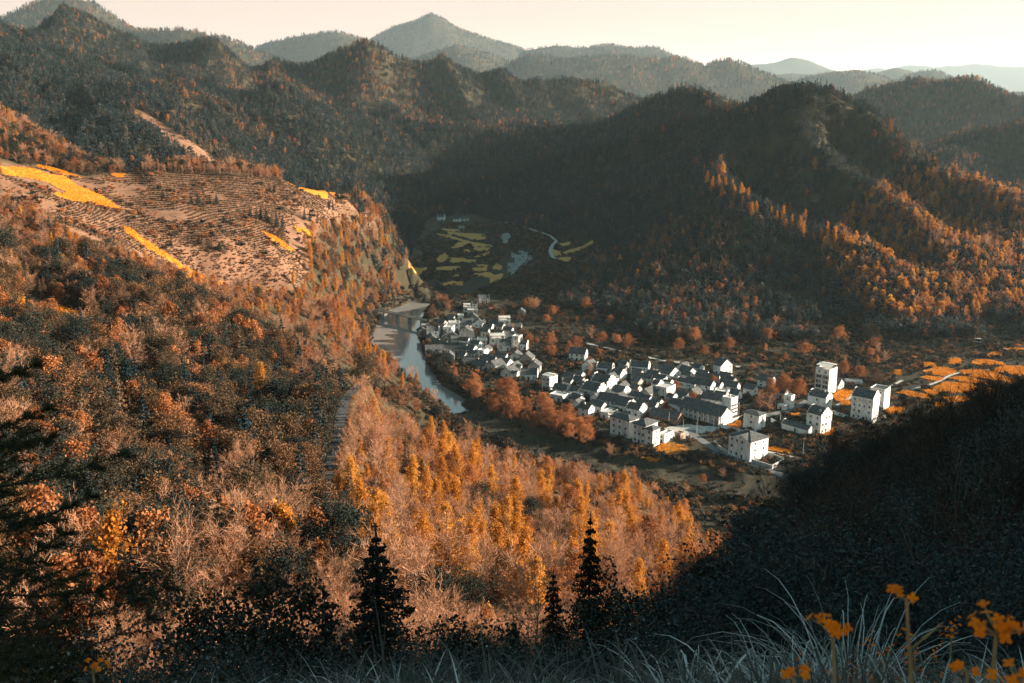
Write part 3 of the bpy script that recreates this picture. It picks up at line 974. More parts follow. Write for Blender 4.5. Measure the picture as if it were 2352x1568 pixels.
for s in range(2):
    far_kind('rape%d' % s, *rape_small(320 + s), M_stem, M_petal)

def scatter(name, pts, kinds, scales, label, category):
    """a wood that reads as one mass: plant points with kind, size and turn, filled by a node tree"""
    me = bpy.data.meshes.new(name)
    pts = np.asarray(pts, np.float32)
    me.vertices.add(len(pts))
    me.vertices.foreach_set('co', pts.ravel())
    a = me.attributes.new('kind_of_plant', 'INT', 'POINT')
    a.data.foreach_set('value', np.asarray(kinds, np.int32))
    a = me.attributes.new('size_of_plant', 'FLOAT', 'POINT')
    a.data.foreach_set('value', np.asarray(scales, np.float32))
    a = me.attributes.new('turn', 'FLOAT', 'POINT')
    a.data.foreach_set('value', RNG.uniform(0, 6.283, len(pts)).astype(np.float32))
    o = link(name, me, kind='stuff', label=label, category=category)
    ng = bpy.data.node_groups.new(name, 'GeometryNodeTree')
    ng.interface.new_socket('Geometry', in_out='INPUT', socket_type='NodeSocketGeometry')
    ng.interface.new_socket('Geometry', in_out='OUTPUT', socket_type='NodeSocketGeometry')
    N, Lk = ng.nodes, ng.links
    gi, go = N.new('NodeGroupInput'), N.new('NodeGroupOutput')
    ci = N.new('GeometryNodeCollectionInfo')
    ci.inputs['Collection'].default_value = PROTO
    ci.inputs['Separate Children'].default_value = True
    ci.inputs['Reset Children'].default_value = True
    ip = N.new('GeometryNodeInstanceOnPoints')
    ip.inputs['Pick Instance'].default_value = True
    def attr(nm, ty):
        x = N.new('GeometryNodeInputNamedAttribute')
        x.data_type = ty
        x.inputs['Name'].default_value = nm
        return x.outputs['Attribute']
    cx = N.new('ShaderNodeCombineXYZ')
    Lk.new(attr('turn', 'FLOAT'), cx.inputs[2])
    mp = N.new('GeometryNodeMeshToPoints')
    Lk.new(gi.outputs[0], mp.inputs[0])
    Lk.new(mp.outputs[0], ip.inputs['Points'])
    Lk.new(ci.outputs[0], ip.inputs['Instance'])
    Lk.new(attr('kind_of_plant', 'INT'), ip.inputs['Instance Index'])
    Lk.new(cx.outputs[0], ip.inputs['Rotation'])
    Lk.new(attr('size_of_plant', 'FLOAT'), ip.inputs['Scale'])
    Lk.new(ip.outputs[0], go.inputs[0])
    md = o.modifiers.new('plants', 'NODES')
    md.node_group = ng
    return o
# ------------------------------------------------------------------ woods
ROAD_KEEP = []                # (polyline xyz, half width) kept clear of plants
POLY_KEEP = []                # world polygons kept clear of plants
def keep_mask(x, y, grow=0.0):
    ok = np.ones(len(x), bool)
    for pl, hw in ROAD_KEEP:
        d, _ = poly_dist(x, y, pl)
        ok &= d > hw + grow
    for pp in POLY_KEEP:
        ok &= ~in_poly(x, y, pp)
    return ok
for nm, (pts, hw) in ROADS.items():
    ROAD_KEEP.append(([at_y(*p) for p in pts], hw + 0.9))

def sector(r0, r1, a0, a1, per_m2, rng):
    area = R(a1 - a0) * (r1 * r1 - r0 * r0) / 2
    n = int(area * per_m2)
    r = np.sqrt(rng.uniform(r0 * r0, r1 * r1, n))
    a = np.radians(rng.uniform(a0, a1, n))
    return r * np.sin(a), r * np.cos(a)

def choose(rng, n, table):
    """table: {kind prefix: weight} -> kind indices"""
    keys, w = [], []
    for k, wt in table.items():
        ids = [v for kk, v in FK.items() if kk.rstrip('0123456789') == k]
        for i in ids:
            keys.append(i)
            w.append(wt / len(ids))
    w = np.array(w) / sum(w)
    return rng.choice(keys, size=n, p=w)

def wood(name, r0, r1, per, table, smin, smax, label, margin=14, zmin=3.5, a0=-30, a1=31, seed=1, table2=None, nscale=140, extra=None, cat='forest', limit=None):
    rng = np.random.default_rng(seed)
    x, y = sector(r0, r1, a0, a1, per, rng)
    z = ground(x, y)
    ok = (z > zmin)
    ok &= hidden_by(x, y, z + 12) < margin
    px, py = to_px(x, y, z)
    r = np.hypot(x, y)
    for pp in TEA_ALL:
        ok &= ~(in_poly(px, py, pp) & (r > 400) & (r < (880 if pp is TEA_PX else 1550)))
    for pp, ra, rb in OPENV:
        ok &= ~(in_poly(px, py, pp) & (r > ra) & (r < rb))
    d, _ = poly_dist(x, y, RIVER)
    ok &= d > 22
    if extra is not None:
        ok &= extra(x, y, z, px, py)
    x, y, z = x[ok], y[ok], z[ok]
    ok = keep_mask(x, y)
    x, y, z = x[ok], y[ok], z[ok]
    k = choose(rng, len(x), table)
    if table2 is not None:
        k2 = choose(rng, len(x), table2)
        nn = fbm(x / nscale, y / nscale, seed + 50, 3)
        dk = np.zeros(len(x), bool)
        u_, v_ = to_px(x, y, z)
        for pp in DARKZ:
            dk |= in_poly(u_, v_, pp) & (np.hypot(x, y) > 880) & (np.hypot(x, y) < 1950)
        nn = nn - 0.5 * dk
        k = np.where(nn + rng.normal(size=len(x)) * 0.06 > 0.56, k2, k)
    s = rng.uniform(smin, smax, len(x))
    if limit is not None:
        hk = np.array([hgt for _, hgt in sorted((FK[kk], PH[kk]) for kk in FK)])[k]
        px, py = to_px(x, y, z)
        lim = np.interp(px, [q[0] for q in limit], [q[1] for q in limit]) + np.where(np.isin(k, [v_ for kk_, v_ in FK.items() if kk_.startswith('dtwig')]), rng.uniform(-55, 60, len(x)), rng.uniform(0, 60, len(x)))
        lim = lim + 190 * (fbm(x / 8, y / 8, 91, 3) - 0.56)
        dep = np.arctan((lim - CY) / FPX) + PITCH
        top = H - y * np.tan(dep) * 1.0
        smax_ = (top - z) / hk
        s = np.minimum(s, smax_)
        ok = s > 0.22
        x, y, z, k, s = x[ok], y[ok], z[ok], k[ok], s[ok]
    print(name, len(x))
    return scatter(name, np.stack([x, y, z - 0.15], 1), k, s, label, cat)
OPENV = [([(900,650),(940,600),(985,500),(1080,492),(1130,505),(1270,542),(1375,555),(1350,620),(1250,645),(1190,690),(930,690)], 880, 1700), ([(30,700),(130,712),(200,742),(310,762),(320,815),(180,790),(30,750)], 100, 430)]
# slopes kept to the dark tree mix: partly species, partly standing in for shade
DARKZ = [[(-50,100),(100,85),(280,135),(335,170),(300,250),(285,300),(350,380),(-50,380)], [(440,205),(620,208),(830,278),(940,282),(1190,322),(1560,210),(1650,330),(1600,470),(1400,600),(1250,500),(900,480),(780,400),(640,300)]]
TEA_ALL = [TEA_PX] + clear_px
far_con = {'con': 5, 'evg': 3, 'bcon': 0.8, 'rus': 0.2}
far_rus = {'con': 2, 'bcon': 3, 'evg': 2, 'rus': 0.9, 'gol': 0.1, 'bar': 0.8}
wood('forest', 3000, 11000, 1 / 520, far_con, 1.5, 2.4, 'blue grey wooded mountains fading into the haze beyond the ridges', margin=25, zmin=60, seed=1, table2=far_rus, nscale=500)
wood('forest', 1950, 3000, 1 / 52, far_con, 0.8, 1.25, 'brown and dark green woodland over the long middle ridge', margin=16, zmin=30, seed=2, table2=far_rus, nscale=260)
# ------------------------------------------------------------------ village
def pos_noise(n, scale, detail=5, rough=0.6, stretch=None):
    g = n.nodes.new('ShaderNodeNewGeometry')
    no = n.nodes.new('ShaderNodeTexNoise')
    no.inputs['Scale'].default_value = scale
    no.inputs['Detail'].default_value = detail
    no.inputs['Roughness'].default_value = rough
    if stretch:
        mp = n.nodes.new('ShaderNodeMapping')
        mp.inputs['Scale'].default_value = stretch
        n.links.new(g.outputs['Position'], mp.inputs[0])
        n.links.new(mp.outputs[0], no.inputs['Vector'])
    else:
        n.links.new(g.outputs['Position'], no.inputs['Vector'])
    return no.outputs[0]
def weathered(name, c_clean, c_dirt, lo, hi, scale=0.35, rough=0.85, stretch=(1, 1, 0.35), spec=0.2):
    m, n, out = new_mat(name)
    p = n.nodes.new('ShaderNodeBsdfPrincipled')
    p.inputs['Roughness'].default_value = rough
    p.inputs['Specular IOR Level'].default_value = spec
    f = pos_noise(n, scale, 7, 0.68, stretch)
    n.links.new(ramp(n, f, [(lo, c_dirt), (hi, c_clean)]), p.inputs['Base Color'])
    b = n.nodes.new('ShaderNodeBump')
    b.inputs['Strength'].default_value = 0.25
    b.inputs['Distance'].default_value = 0.05
    n.links.new(pos_noise(n, 6, 3), b.inputs['Height'])
    n.links.new(b.outputs[0], p.inputs['Normal'])
    n.links.new(p.outputs[0], out.inputs[0])
    return m
M_white = weathered('white_plaster', (0.76, 0.75, 0.72), (0.40, 0.385, 0.35), 0.33, 0.55)
M_old = weathered('stained_plaster', (0.66, 0.64, 0.59), (0.20, 0.19, 0.17), 0.36, 0.58, 0.5)
M_stone = weathered('rubble_stone', (0.38, 0.35, 0.30), (0.14, 0.13, 0.115), 0.38, 0.62, 1.6, stretch=None)
M_brick = weathered('old_brick', (0.36, 0.20, 0.13), (0.16, 0.09, 0.065), 0.38, 0.62, 0.9, stretch=None)
M_conc = weathered('concrete', (0.46, 0.45, 0.42), (0.26, 0.25, 0.235), 0.35, 0.62, 0.5)
M_tin = weathered('tin_sheet', (0.55, 0.54, 0.50), (0.36, 0.33, 0.29), 0.38, 0.6, 0.5, rough=0.55)
M_glass = plain_mat('window_glass', (0.012, 0.014, 0.016), (0.03, 0.034, 0.036), 1.0, rough=0.12, spec=0.6)
M_frame = plain_mat('window_frame', (0.28, 0.27, 0.25), (0.45, 0.44, 0.41), 2.0, rough=0.6)
M_wood = plain_mat('door_wood', (0.035, 0.022, 0.014), (0.09, 0.055, 0.035), 4.0)
M_coping = plain_mat('coping_tile', (0.028, 0.032, 0.034), (0.07, 0.072, 0.07), 1.5)
m, n, out = new_mat('grey_roof_tile')
p = n.nodes.new('ShaderNodeBsdfPrincipled')
p.inputs['Roughness'].default_value = 0.8
p.inputs['Specular IOR Level'].default_value = 0.2
f = pos_noise(n, 0.6, 7, 0.7)
n.links.new(ramp(n, f, [(0.3, (0.030, 0.036, 0.038)), (0.5, (0.070, 0.074, 0.073)), (0.75, (0.16, 0.15, 0.135))]), p.inputs['Base Color'])
wv = n.nodes.new('ShaderNodeTexWave')
wv.wave_type = 'BANDS'
wv.bands_direction = 'X'
wv.inputs['Scale'].default_value = 1.2
tc = n.nodes.new('ShaderNodeTexCoord')
n.links.new(tc.outputs['Object'], wv.inputs['Vector'])
b = n.nodes.new('ShaderNodeBump')
b.inputs['Strength'].default_value = 0.6
b.inputs['Distance'].default_value = 0.08
n.links.new(wv.outputs[1], b.inputs['Height'])
n.links.new(b.outputs[0], p.inputs['Normal'])
n.links.new(p.outputs[0], out.inputs[0])
M_tile = m
MATS = {'white': M_white, 'old': M_old, 'stone': M_stone, 'brick': M_brick, 'conc': M_conc, 'tin': M_tin}

def boxes(lst):
    """axis-aligned boxes (x0,x1,y0,y1,z0,z1) as one part"""
    V, F = [], []
    for x0, x1, y0, y1, z0, z1 in lst:
        b = len(V)
        V += [(x, y, z) for z in (z0, z1) for y in (y0, y1) for x in (x0, x1)]
        F += [tuple(b + i for i in q) for q in ((0, 2, 3, 1), (4, 5, 7, 6), (0, 1, 5, 4), (2, 6, 7, 3), (0, 4, 6, 2), (1, 3, 7, 5))]
    return np.array(V, float), np.array(F, int)
def box_mesh(name, lst):
    V, F = boxes(lst)
    return np_mesh(name, V, quads=F)

# one window: a recessed pane inside a frame that stands proud of the wall (facing -y)
wl = [(-0.5, 0.5, -0.07, 0.02, 0.44, 0.5), (-0.5, 0.5, -0.07, 0.02, -0.5, -0.44), (-0.5, -0.44, -0.07, 0.02, -0.44, 0.44), (0.44, 0.5, -0.07, 0.02, -0.44, 0.44), (-0.03, 0.03, -0.06, 0.02, -0.44, 0.44), (-0.56, 0.56, -0.12, 0.02, -0.56, -0.5)]
V, F = boxes(wl + [(-0.44, 0.44, -0.025, 0.02, -0.44, 0.44)])
WIN = np_mesh('window', V, quads=F, mat_idx=[0] * (6 * len(wl)) + [1] * 6)
WIN.materials.append(M_frame)
WIN.materials.append(M_glass)
V, F = boxes([(-0.5, -0.43, -0.07, 0.02, 0, 1), (0.43, 0.5, -0.07, 0.02, 0, 1), (-0.5, 0.5, -0.09, 0.02, 1.0, 1.09), (-0.43, 0.43, -0.03, 0.02, 0, 1)])
DOOR = np_mesh('door', V, quads=F, mat_idx=[0] * 18 + [1] * 6)
DOOR.materials.append(M_conc)
DOOR.materials.append(M_wood)

def gable_wall(w, d, h, rise, axis):
    """walls closed by gables; the ridge runs along axis"""
    x, y = w / 2, d / 2
    V = [(-x, -y, -1.5), (x, -y, -1.5), (x, y, -1.5), (-x, y, -1.5), (-x, -y, h), (x, -y, h), (x, y, h), (-x, y, h)]
    Qd = [(0, 1, 5, 4), (1, 2, 6, 5), (2, 3, 7, 6), (3, 0, 4, 7)]
    T = []
    if axis == 'x':
        V += [(-x, 0, h + rise), (x, 0, h + rise)]
        T = [(4, 8, 7), (5, 6, 9)]
        T = [(7, 4, 8), (5, 6, 9)]
    elif axis == 'y':
        V += [(0, -y, h + rise), (0, y, h + rise)]
        T = [(4, 5, 8), (6, 7, 9)]
    else:
        Qd.append((4, 5, 6, 7))
    return V, Qd, T

def gable_roof(w, d, h, rise, axis, ov=0.45, th=0.2, lift=0.03):
    a, b = (w / 2, d / 2) if axis == 'x' else (d / 2, w / 2)
    sl = rise / b
    V, Qd = [], []
    for s in (-1, 1):
        e = b + ov
        z0, z1 = h - ov * sl + lift, h + rise + lift
        base = len(V)
        pr = [(s * e, z0), (0, z1), (0, z1 + th), (s * e, z0 + th)]
        for xx in (-a - ov * 0.8, a + ov * 0.8):
            V += [(xx, yy, zz) for yy, zz in pr]
        Qd += [(base + 0, base + 1, base + 5, base + 4), (base + 3, base + 7, base + 6, base + 2), (base + 0, base + 4, base + 7, base + 3), (base + 0, base + 3, base + 2, base + 1), (base + 4, base + 5, base + 6, base + 7)]
    bv, bf = boxes([(-a - ov * 0.8, a + ov * 0.8, -0.16, 0.16, h + rise + lift + th * 0.6, h + rise + lift + th + 0.14)])
    Qd = [tuple(q) for q in Qd] + [tuple(q + len(V)) for q in bf]
    V = V + [tuple(q) for q in bv]
    if axis == 'y':
        V = [(-y, x, z) for x, y, z in V]
    return V, Qd

def hip_roof(w, d, h, rise, ov=0.7, th=0.22):
    x, y = w / 2 + ov, d / 2 + ov
    r = max(0.0, abs(x - y))
    rx, ry = (r, 0) if x > y else (0, r)
    V = [(-x, -y, h), (x, -y, h), (x, y, h), (-x, y, h), (-x, -y, h + th), (x, -y, h + th), (x, y, h + th), (-x, y, h + th), (-rx, -ry, h + rise), (rx, ry, h + rise)]
    Qd = [(3, 2, 1, 0), (0, 1, 5, 4), (1, 2, 6, 5), (2, 3, 7, 6), (3, 0, 4, 7)]
    if x > y:
        Qd += [(4, 5, 9, 8), (6, 7, 8, 9)]
        T = [(5, 6, 9), (7, 4, 8)]
    else:
        Qd += [(5, 6, 9, 8), (7, 4, 8, 9)]
        T = [(4, 5, 8), (6, 7, 9)]
    return V, Qd, T

def crop_px(crop, x, y):
    ox, oy, k = {1: (840, 656, 0.20408), 2: (1240, 736, 0.20408), 3: (1640, 776, 0.20408), 4: (840, 448, 0.2381), 6: (1552, 800, 0.34014), 0: (0, 0, 1.0)}[crop]
    return ox + x * k, oy + y * k

HOUSES = []          # world rectangles, for keeping plants out
def rect_of(cx, cy, w, d, rot):
    ex, ey = np.array((math.cos(rot), math.sin(rot))), np.array((-math.sin(rot), math.cos(rot)))
    c = np.array((cx, cy))
    return [c - ex * w / 2 - ey * d / 2, c + ex * w / 2 - ey * d / 2, c + ex * w / 2 + ey * d / 2, c - ex * w / 2 + ey * d / 2]
def rects_overlap(A, B):
    for P in (A, B):
        for i in range(2):
            ax = P[i + 1] - P[i]
            ax = ax / np.linalg.norm(ax)
            a = [q @ ax for q in A]
            b = [q @ ax for q in B]
            if max(a) <= min(b) + 0.02 or max(b) <= min(a) + 0.02:
                return False
    return True

def put_window(parent, x, y, z, sx, sz, rot, mesh=None, name='window'):
    o = bpy.data.objects.new(name, mesh or WIN)
    COL.objects.link(o)
    o.parent = parent
    o.location = (x, y, z)
    o.rotation_euler = (0, 0, rot)
    o.scale = (sx, 1, sz)
    return o

def stepped_side(parent, xs, d, h, rise, mat, steps=3, th=0.34, over=0.55):
    """horse-head gable wall: a stepped parapet with dark coping"""
    half = d / 2 + 0.25
    cuts = np.linspace(0, half, steps + 1)
    prof, cop = [], []
    for i in range(steps):
        zt = h + over + (rise + 0.15) * (1 - i / max(1, steps - 0.4))
        y0, y1 = cuts[i], cuts[i + 1]
        prof += [(y0, zt), (y1, zt)]
        for a, b in ([(-y1, y1)] if i == 0 else [(y0, y1), (-y1, -y0)]):
            cop.append((xs - th / 2 - 0.16, xs + th / 2 + 0.16, a - 0.14, b + 0.14, zt + 0.003, zt + 0.16))
    prof = [p for p in prof if p[0] > 1e-6]
    out = [(-y, z) for y, z in reversed(prof)] + prof
    out = [(-half, h * 0.6)] + out + [(half, h * 0.6)]
    n_ = len(out)
    V = [(xs - th / 2, y, z) for y, z in out] + [(xs + th / 2, y, z) for y, z in out]
    me = bpy.data.meshes.new('stepped_gable')
    me.from_pydata(V, [], [tuple(range(n_))[::-1], tuple(range(n_, 2 * n_))] + [(i, (i + 1) % n_, n_ + (i + 1) % n_, n_ + i) for i in range(n_)])
    g = link('stepped_gable', me, mat, parent)
    for c in cop:
        link('coping', box_mesh('coping', [c]), M_coping, g)

def house(spec, base=None):
    (crop, ax, ay, w, d, h, rot, roof, wall, wins, name, label) = spec[:12]
    opt = spec[12] if len(spec) > 12 else {}
    W = base
    rot = R(rot)
    root = link(name, None, parent=None, loc=(W[0], W[1], W[2]), rotz=rot, label=label, category=opt.get('cat', 'house'), group='houses of the white village')
    mat = MATS[wall]
    ax_ = {'gx': 'x', 'mx': 'x', 'gy': 'y'}.get(roof)
    rise = opt.get('rise', 0.36 * (d if ax_ == 'x' else w) if roof in ('gx', 'gy', 'mx') else 0.22 * min(w, d))
    ax_ = {'gx': 'x', 'mx': 'x', 'gy': 'y'}.get(roof)
    V, Qd, T = gable_wall(w, d, h, rise, ax_)
    link('wall', np_mesh('wall', V, quads=Qd, tris=T), mat, root)
    if roof in ('gx', 'gy', 'mx'):
        V, Qd = gable_roof(w - (0.5 if roof == 'mx' else 0), d, h, rise, ax_, ov=0.45 if roof != 'mx' else 0.05)
        link('roof', np_mesh('roof', V, quads=Qd), opt.get('rm', M_tile), root)
    if roof == 'mx':
        for s in (-1, 1):
            stepped_side(root, s * (w / 2 - 0.02), d, h, rise, MATS[opt.get('gm', 'white')], opt.get('steps', 3))
    if roof == 'hip':
        V, Qd, T = hip_roof(w, d, h, rise, opt.get('ov', 0.7))
        link('roof', np_mesh('roof', V, quads=Qd, tris=T), M_tile, root)
    if roof in ('flat', 'canopy'):
        t = 0.25
        x, y = w / 2, d / 2
        link('roof', box_mesh('roof', [(-x - 0.25, x + 0.25, -y - 0.25, y + 0.25, h + 0.004, h + 0.2)]), opt.get('rm', M_conc), root)
        link('parapet', box_mesh('parapet', [(-x, x, -y, -y + t, h + 0.2, h + 0.75), (-x, x, y - t, y, h + 0.2, h + 0.75), (-x, -x + t, -y + t, y - t, h + 0.2, h + 0.75), (x - t, x, -y + t, y - t, h + 0.2, h + 0.75)]), mat, root)
    if roof == 'canopy':
        hh = h + opt.get('ch', 2.6)
        V, Qd = gable_roof(w * 0.96, d * 0.9, hh, 0.5, 'x', ov=0.4, th=0.08)
        link('canopy', np_mesh('canopy', V, quads=Qd), M_tin, root)
        for sx in (-1, 1):
            for sy in (-1, 1):
                link('post', box_mesh('post', [(sx * (w / 2 - 0.5) - 0.09, sx * (w / 2 - 0.5) + 0.09, sy * (d / 2 - 0.6) - 0.09, sy * (d / 2 - 0.6) + 0.09, h + 0.2, hh + 0.1)]), M_frame, root)
    # windows: (floors, columns on the front, columns on the side)
    nf, nc, ns = wins
    rr = random.Random(int(ax * 7 + ay * 13))
    fh = h / max(nf, 1)
    for f_ in range(nf):
        zc = fh * (f_ + 0.55)
        for c in range(nc):
            xc = (c + 0.5) / nc * (w - 0.8) - (w - 0.8) / 2
            if f_ == 0 and c == nc // 2:
                put_window(root, xc, -d / 2, 0.05, 1.25, min(2.1, fh * 0.8), 0, DOOR, 'door')
                continue
            if rr.random() < 0.12:
                continue
            put_window(root, xc, -d / 2, zc, rr.choice((0.9, 1.15, 1.4)), min(1.35, fh * 0.5), 0)
        for c in range(ns):
            yc = (c + 0.5) / ns * (d - 0.8) - (d - 0.8) / 2
            if rr.random() < 0.2:
                continue
            put_window(root, w / 2 + (0.19 if roof == 'mx' else 0), yc, zc, rr.choice((0.8, 1.0, 1.2)), min(1.25, fh * 0.48), R(90))
    for (dx0, dx1, dz0, dz1) in opt.get('gable_dormer', []):
        pass
    HOUSES.append((W[0], W[1], w, d, rot))
    return root

